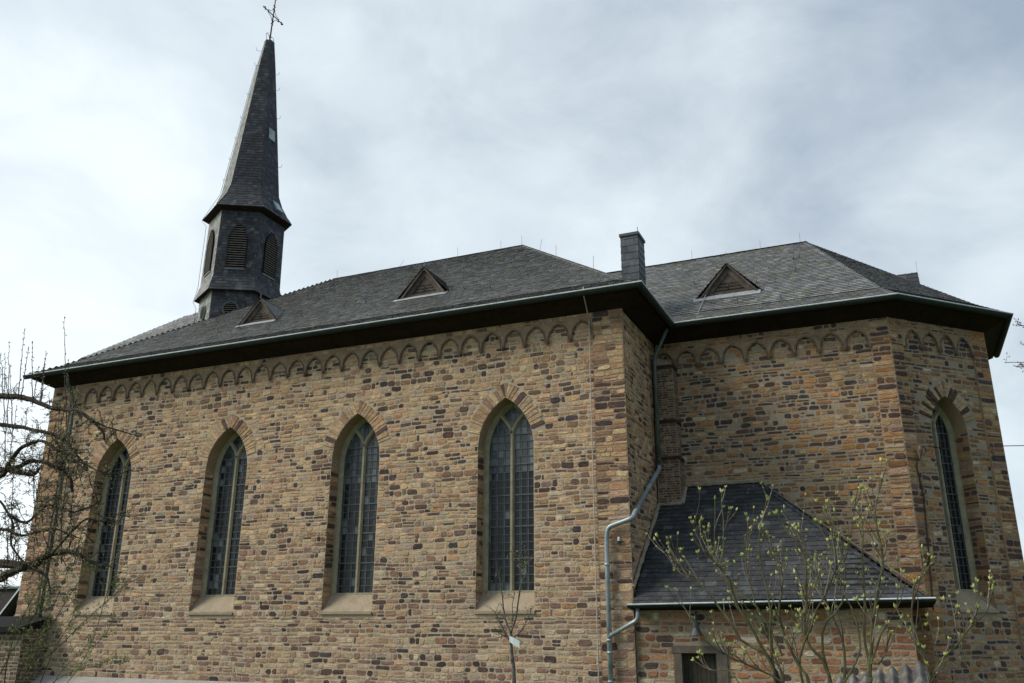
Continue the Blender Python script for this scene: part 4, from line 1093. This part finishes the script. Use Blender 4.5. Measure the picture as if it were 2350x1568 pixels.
def sht(T,p,d,L,r,depth,budS=.026):
    rr=T.r; d=Vector(d).normalized(); pts=[Vector(p)]; n_=5
    for i in range(n_):
        d=(d+Vector([rr.uniform(-.12,.12) for _ in range(3)])+Vector((0,0,.12))).normalized(); pts.append(pts[-1]+d*L/n_)
    col=rr.choice(SCOL+[(.27,.24,.20)])
    T.mb.tube(pts,[r*(1-.45*i/n_) for i in range(n_+1)],5,col,1)
    budpair(T,pts[-1],d,budS*rr.uniform(.8,1.3))
    for i in (2,3,4):
        if rr.random()<.3: budpair(T,pts[i],d,budS*.5)
    if depth:
        for sg in range(rr.randint(1,2)):
            k=rr.randint(1,3); a=rr.uniform(0,6.28); sd=(d*.8+Vector((math.cos(a)*.8,math.sin(a)*.5,.1))).normalized()
            sht(T,pts[k],sd,L*rr.uniform(.45,.8),r*.7,depth-1,budS)
for pts,r0,r1,dy in ST:
    n_=len(pts); P_=[C7(x,y,dy*(i/n_)) for i,(x,y) in enumerate(pts)]
    f=P_[0]
    if pts[0][1]>=1600: g_=Vector((5.8+(f.x-5.8)*.5,ys+rt_.uniform(-.15,.15),0)); P_=[g_,g_.lerp(P_[1],.5),g_.lerp(P_[1],.8),g_.lerp(P_[1],.93)]+P_[1:]; r0*=1.15
    p,rad=limb(T,P_,r0*.6,r1*.75,7,(.1,.1,.05),0,wob=.006,sub=3)
    i0=0
    L_=sum((p[i+1]-p[i]).length for i in range(len(p)-1))
    for i in range(int(L_*4.0)):
        t=rt_.uniform(.45,.98); q,d=along(p,t)
        if q.z<2.35: continue
        a=rt_.uniform(0,6.28); sd=(d*.9+Vector((math.cos(a)*.6,math.sin(a)*.5,.35))).normalized()
        sht(T,q,sd,rt_.uniform(.12,.34),.0042,1 if rt_.random()<.5 else 0)
    budpair(T,p[-1],p[-1]-p[-2],.034)
shrub=T.mb.build('budding_shrub',['bark_green','twig']); tag(shrub,'multi-stemmed shrub with mossy stems and fat yellow-green buds in front of the annex','shrub')
b=T.bud.build('buds','bud',shrub); b['kind']='stuff'
# --- slender sapling with label
T=Tree(81); rt_=T.r; yy_=-12.5
def C6(x,y,dy=0): return PY((1750+.3315*x)/1.607,(2000+.3315*y)/1.607,yy_+dy)
b0=C6(440,1568); SB=(.06,.05,.042)
limb(T,[Vector((b0.x+.05,yy_,0)),C6(440,1568),C6(425,1350),C6(410,1180),C6(405,1000)],.030,.020,8,(.2,.2,.2),0)
for pts,r in (([(400,1000),(340,850),(310,600),(290,450),(255,290)],.014),([(405,1000),(460,840),(500,560),(530,430),(580,330),(585,250),(640,140)],.014),([(385,1080),(300,930),(250,820),(160,710)],.011),([(430,1070),(540,960),(580,880),(620,780),(625,735)],.009),([(408,960),(425,840),(420,700),(450,560)],.008),([(545,330),(470,250),(430,180),(430,60)],.007),([(540,340),(560,220),(565,80)],.006),([(400,1100),(330,1050),(265,1010)],.005)):
    p,rad=limb(T,[C6(x,y,rt_.uniform(-.05,.05)) for x,y in pts],r,.004,6,(.2,.2,.2),0,wob=.003)
    for i in range(10):
        q,d=along(p,rt_.uniform(.15,1)); sd=(Vector([rt_.uniform(-1,1) for _ in range(3)])+d*.3+Vector((0,0,.2))).normalized()
        twig(T,q,sd,rt_.uniform(.05,.16),.004,1 if rt_.random()<.2 else 0,SB,bud=.017,curl=.4,upb=.1,nseg=4,cols=[(.22,.26,.09),(.16,.14,.08),(.30,.32,.13)])
sap=T.mb.build('sapling',['sapling_bark','twig']); tag(sap,'slender young tree with a thin pale trunk standing in front of the rightmost nave window','tree')
b=T.bud.build('buds','bud',sap); b['kind']='stuff'
mb=MB(); a=C6(388,1075,-.04); pts=[a,C6(430,1100,-.05),C6(500,1140,-.05)]; w=.05
for s0_,s1_ in ((0,1),(1,2)):
    p0,p1=pts[s0_],pts[s1_]; h0,h1=(.035,.045) if s0_==0 else (.045,.045)
    mb.faces([p0+Vector((0,0,h0)),p1+Vector((0,0,h1)),p1-Vector((0,0,h1)),p0-Vector((0,0,h0)),p0+Vector((0,.012,h0)),p1+Vector((0,.012,h1)),p1+Vector((0,.012,-h1)),p0+Vector((0,.012,-h0))],[(0,1,2,3),(4,7,6,5),(0,4,5,1),(3,2,6,7),(1,5,6,2)])
tag(mb.build('plant_tag','tag_paper'),'pale folded plant tag tied round the sapling trunk below its fork','tag')
# --- arching green bush in the lower left corner
T=Tree(91); rt_=T.r; yl=-13.0
LS=[([(20,1640),(95,1480),(140,1400),(185,1330),(215,1300)],.010),([(30,1640),(80,1540),(150,1470),(200,1420),(280,1350),(330,1320)],.010),([(5,1650),(55,1520),(110,1420),(160,1300)],.011),([(60,1650),(130,1560),(215,1530),(290,1520)],.007),
    ([(40,1640),(70,1480),(60,1330)],.009),([(0,1640),(20,1500),(70,1380),(110,1330)],.011),([(70,1640),(120,1500),(165,1420),(175,1330)],.008),([(90,1640),(150,1530),(230,1470),(260,1420)],.006),([(-20,1600),(60,1440),(120,1370),(190,1385)],.008),([(10,1620),(90,1500),(100,1400),(60,1370)],.010),([(100,1660),(200,1500),(250,1350),(262,1345)],.006)]
for k,(pts,r) in enumerate(LS):
    P_=[PY(x,y,yl+rt_.uniform(-.3,.3)) for x,y in pts]; f=P_[0]; P_=[Vector((f.x-.1,yl,0))]+P_
    p,rad=limb(T,P_,r*1.3,.003,5,(.12,.1,.06),0,wob=.004)
    for i in range(20):
        q,d=along(p,rt_.uniform(.45,1)); sd=(Vector([rt_.uniform(-1,1) for _ in range(3)])+d*.8).normalized()
        twig(T,q,sd,rt_.uniform(.08,.3),.0035,1 if rt_.random()<.4 else 0,(.14,.12,.07),bud=.026,curl=.3,upb=.05,nseg=5,cols=[(.20,.26,.07),(.27,.32,.10),(.16,.2,.06)])
bs=T.mb.build('arching_bush',['bark_green','twig']); tag(bs,'wispy arching bush with tiny green leaves in the lower left corner','bush')
b=T.bud.build('buds','bud',bs); b['kind']='stuff'
# --- bare tree far behind on the right, and near twigs at the right edge
def bare(name,label,base,h,seed,spread,twr,lv=4,thin=1):
    T=Tree(seed); rr=T.r; c=(.10,.085,.075)
    def grow(p,d,L,r,k):
        pts=[p]; dd=Vector(d)
        for i in range(5): dd=(dd+Vector([rr.uniform(-.14,.14) for _ in range(3)])+Vector((0,0,.05))).normalized(); pts.append(pts[-1]+dd*L/5)
        T.mb.tube(pts,[max(twr,r*(1-.4*i/5)) for i in range(6)],6 if k>1 else 4,c,0 if k>2 else 1,cap=False)
        if k:
            for i in range(rr.randint(3,5)):
                q=pts[rr.randint(2,5)]; a=rr.uniform(0,6.28); s=rr.uniform(.4,.9)*spread
                grow(q,(dd+Vector((math.cos(a)*s,math.sin(a)*s,rr.uniform(-.1,.3)))).normalized(),L*rr.uniform(.5,.75),r*.55,k-1)
        else:
            for i in (2,3,4,5): T.bud.blob(pts[i],dd,twr*5,twr*1.6,(.12,.09,.07),n=3)
    grow(Vector(base),Vector((0,0,1)),h*.38,h*.018,lv)
    o=T.mb.build(name,['bark','twig']); tag(o,label,'tree',None)
    b=T.bud.build('buds','bud',o); b['kind']='stuff'
bare('bare_tree','bare tree rising behind the right side of the apse',(21.5,25,0),13.5,5,.9,.02,5)
T=Tree(99); rt_=T.r
for pts in ([(2450,700),(2380,738),(2352,748),(2335,745)],[(2450,850),(2380,838),(2352,832),(2305,833)],[(2450,780),(2375,800),(2352,792)],[(2400,835),(2350,842),(2325,839)]):
    p,rad=limb(T,[PY(x,y,-10) for x,y in pts],.010,.004,5,(.1,.08,.07),0,wob=.004)
    for i in range(9):
        q,d=along(p,rt_.uniform(.1,1)); twig(T,q,(rt_.uniform(-1,1),rt_.uniform(-.3,.3),rt_.uniform(-1,1)),rt_.uniform(.05,.14),.004,0,(.09,.07,.06),bud=.025,curl=.3,nseg=3,cols=[(.12,.08,.07)])
jn=PY(2450,800,-10); limb(T,[Vector((jn.x+1.2,-10,0)),Vector((jn.x+1.2,-10,4)),jn+Vector((.8,0,-.6)),jn],.14,.02,8)
for pts in ((2450,700),(2450,850),(2450,780)): T.mb.tube([jn,PY(*pts,-10)],.012,5)
o=T.mb.build('overhanging_tree',['bark','twig']); tag(o,'thin bare twigs poking in from the right edge level with the apse eaves','tree')
b=T.bud.build('buds','bud',o); b['kind']='stuff'
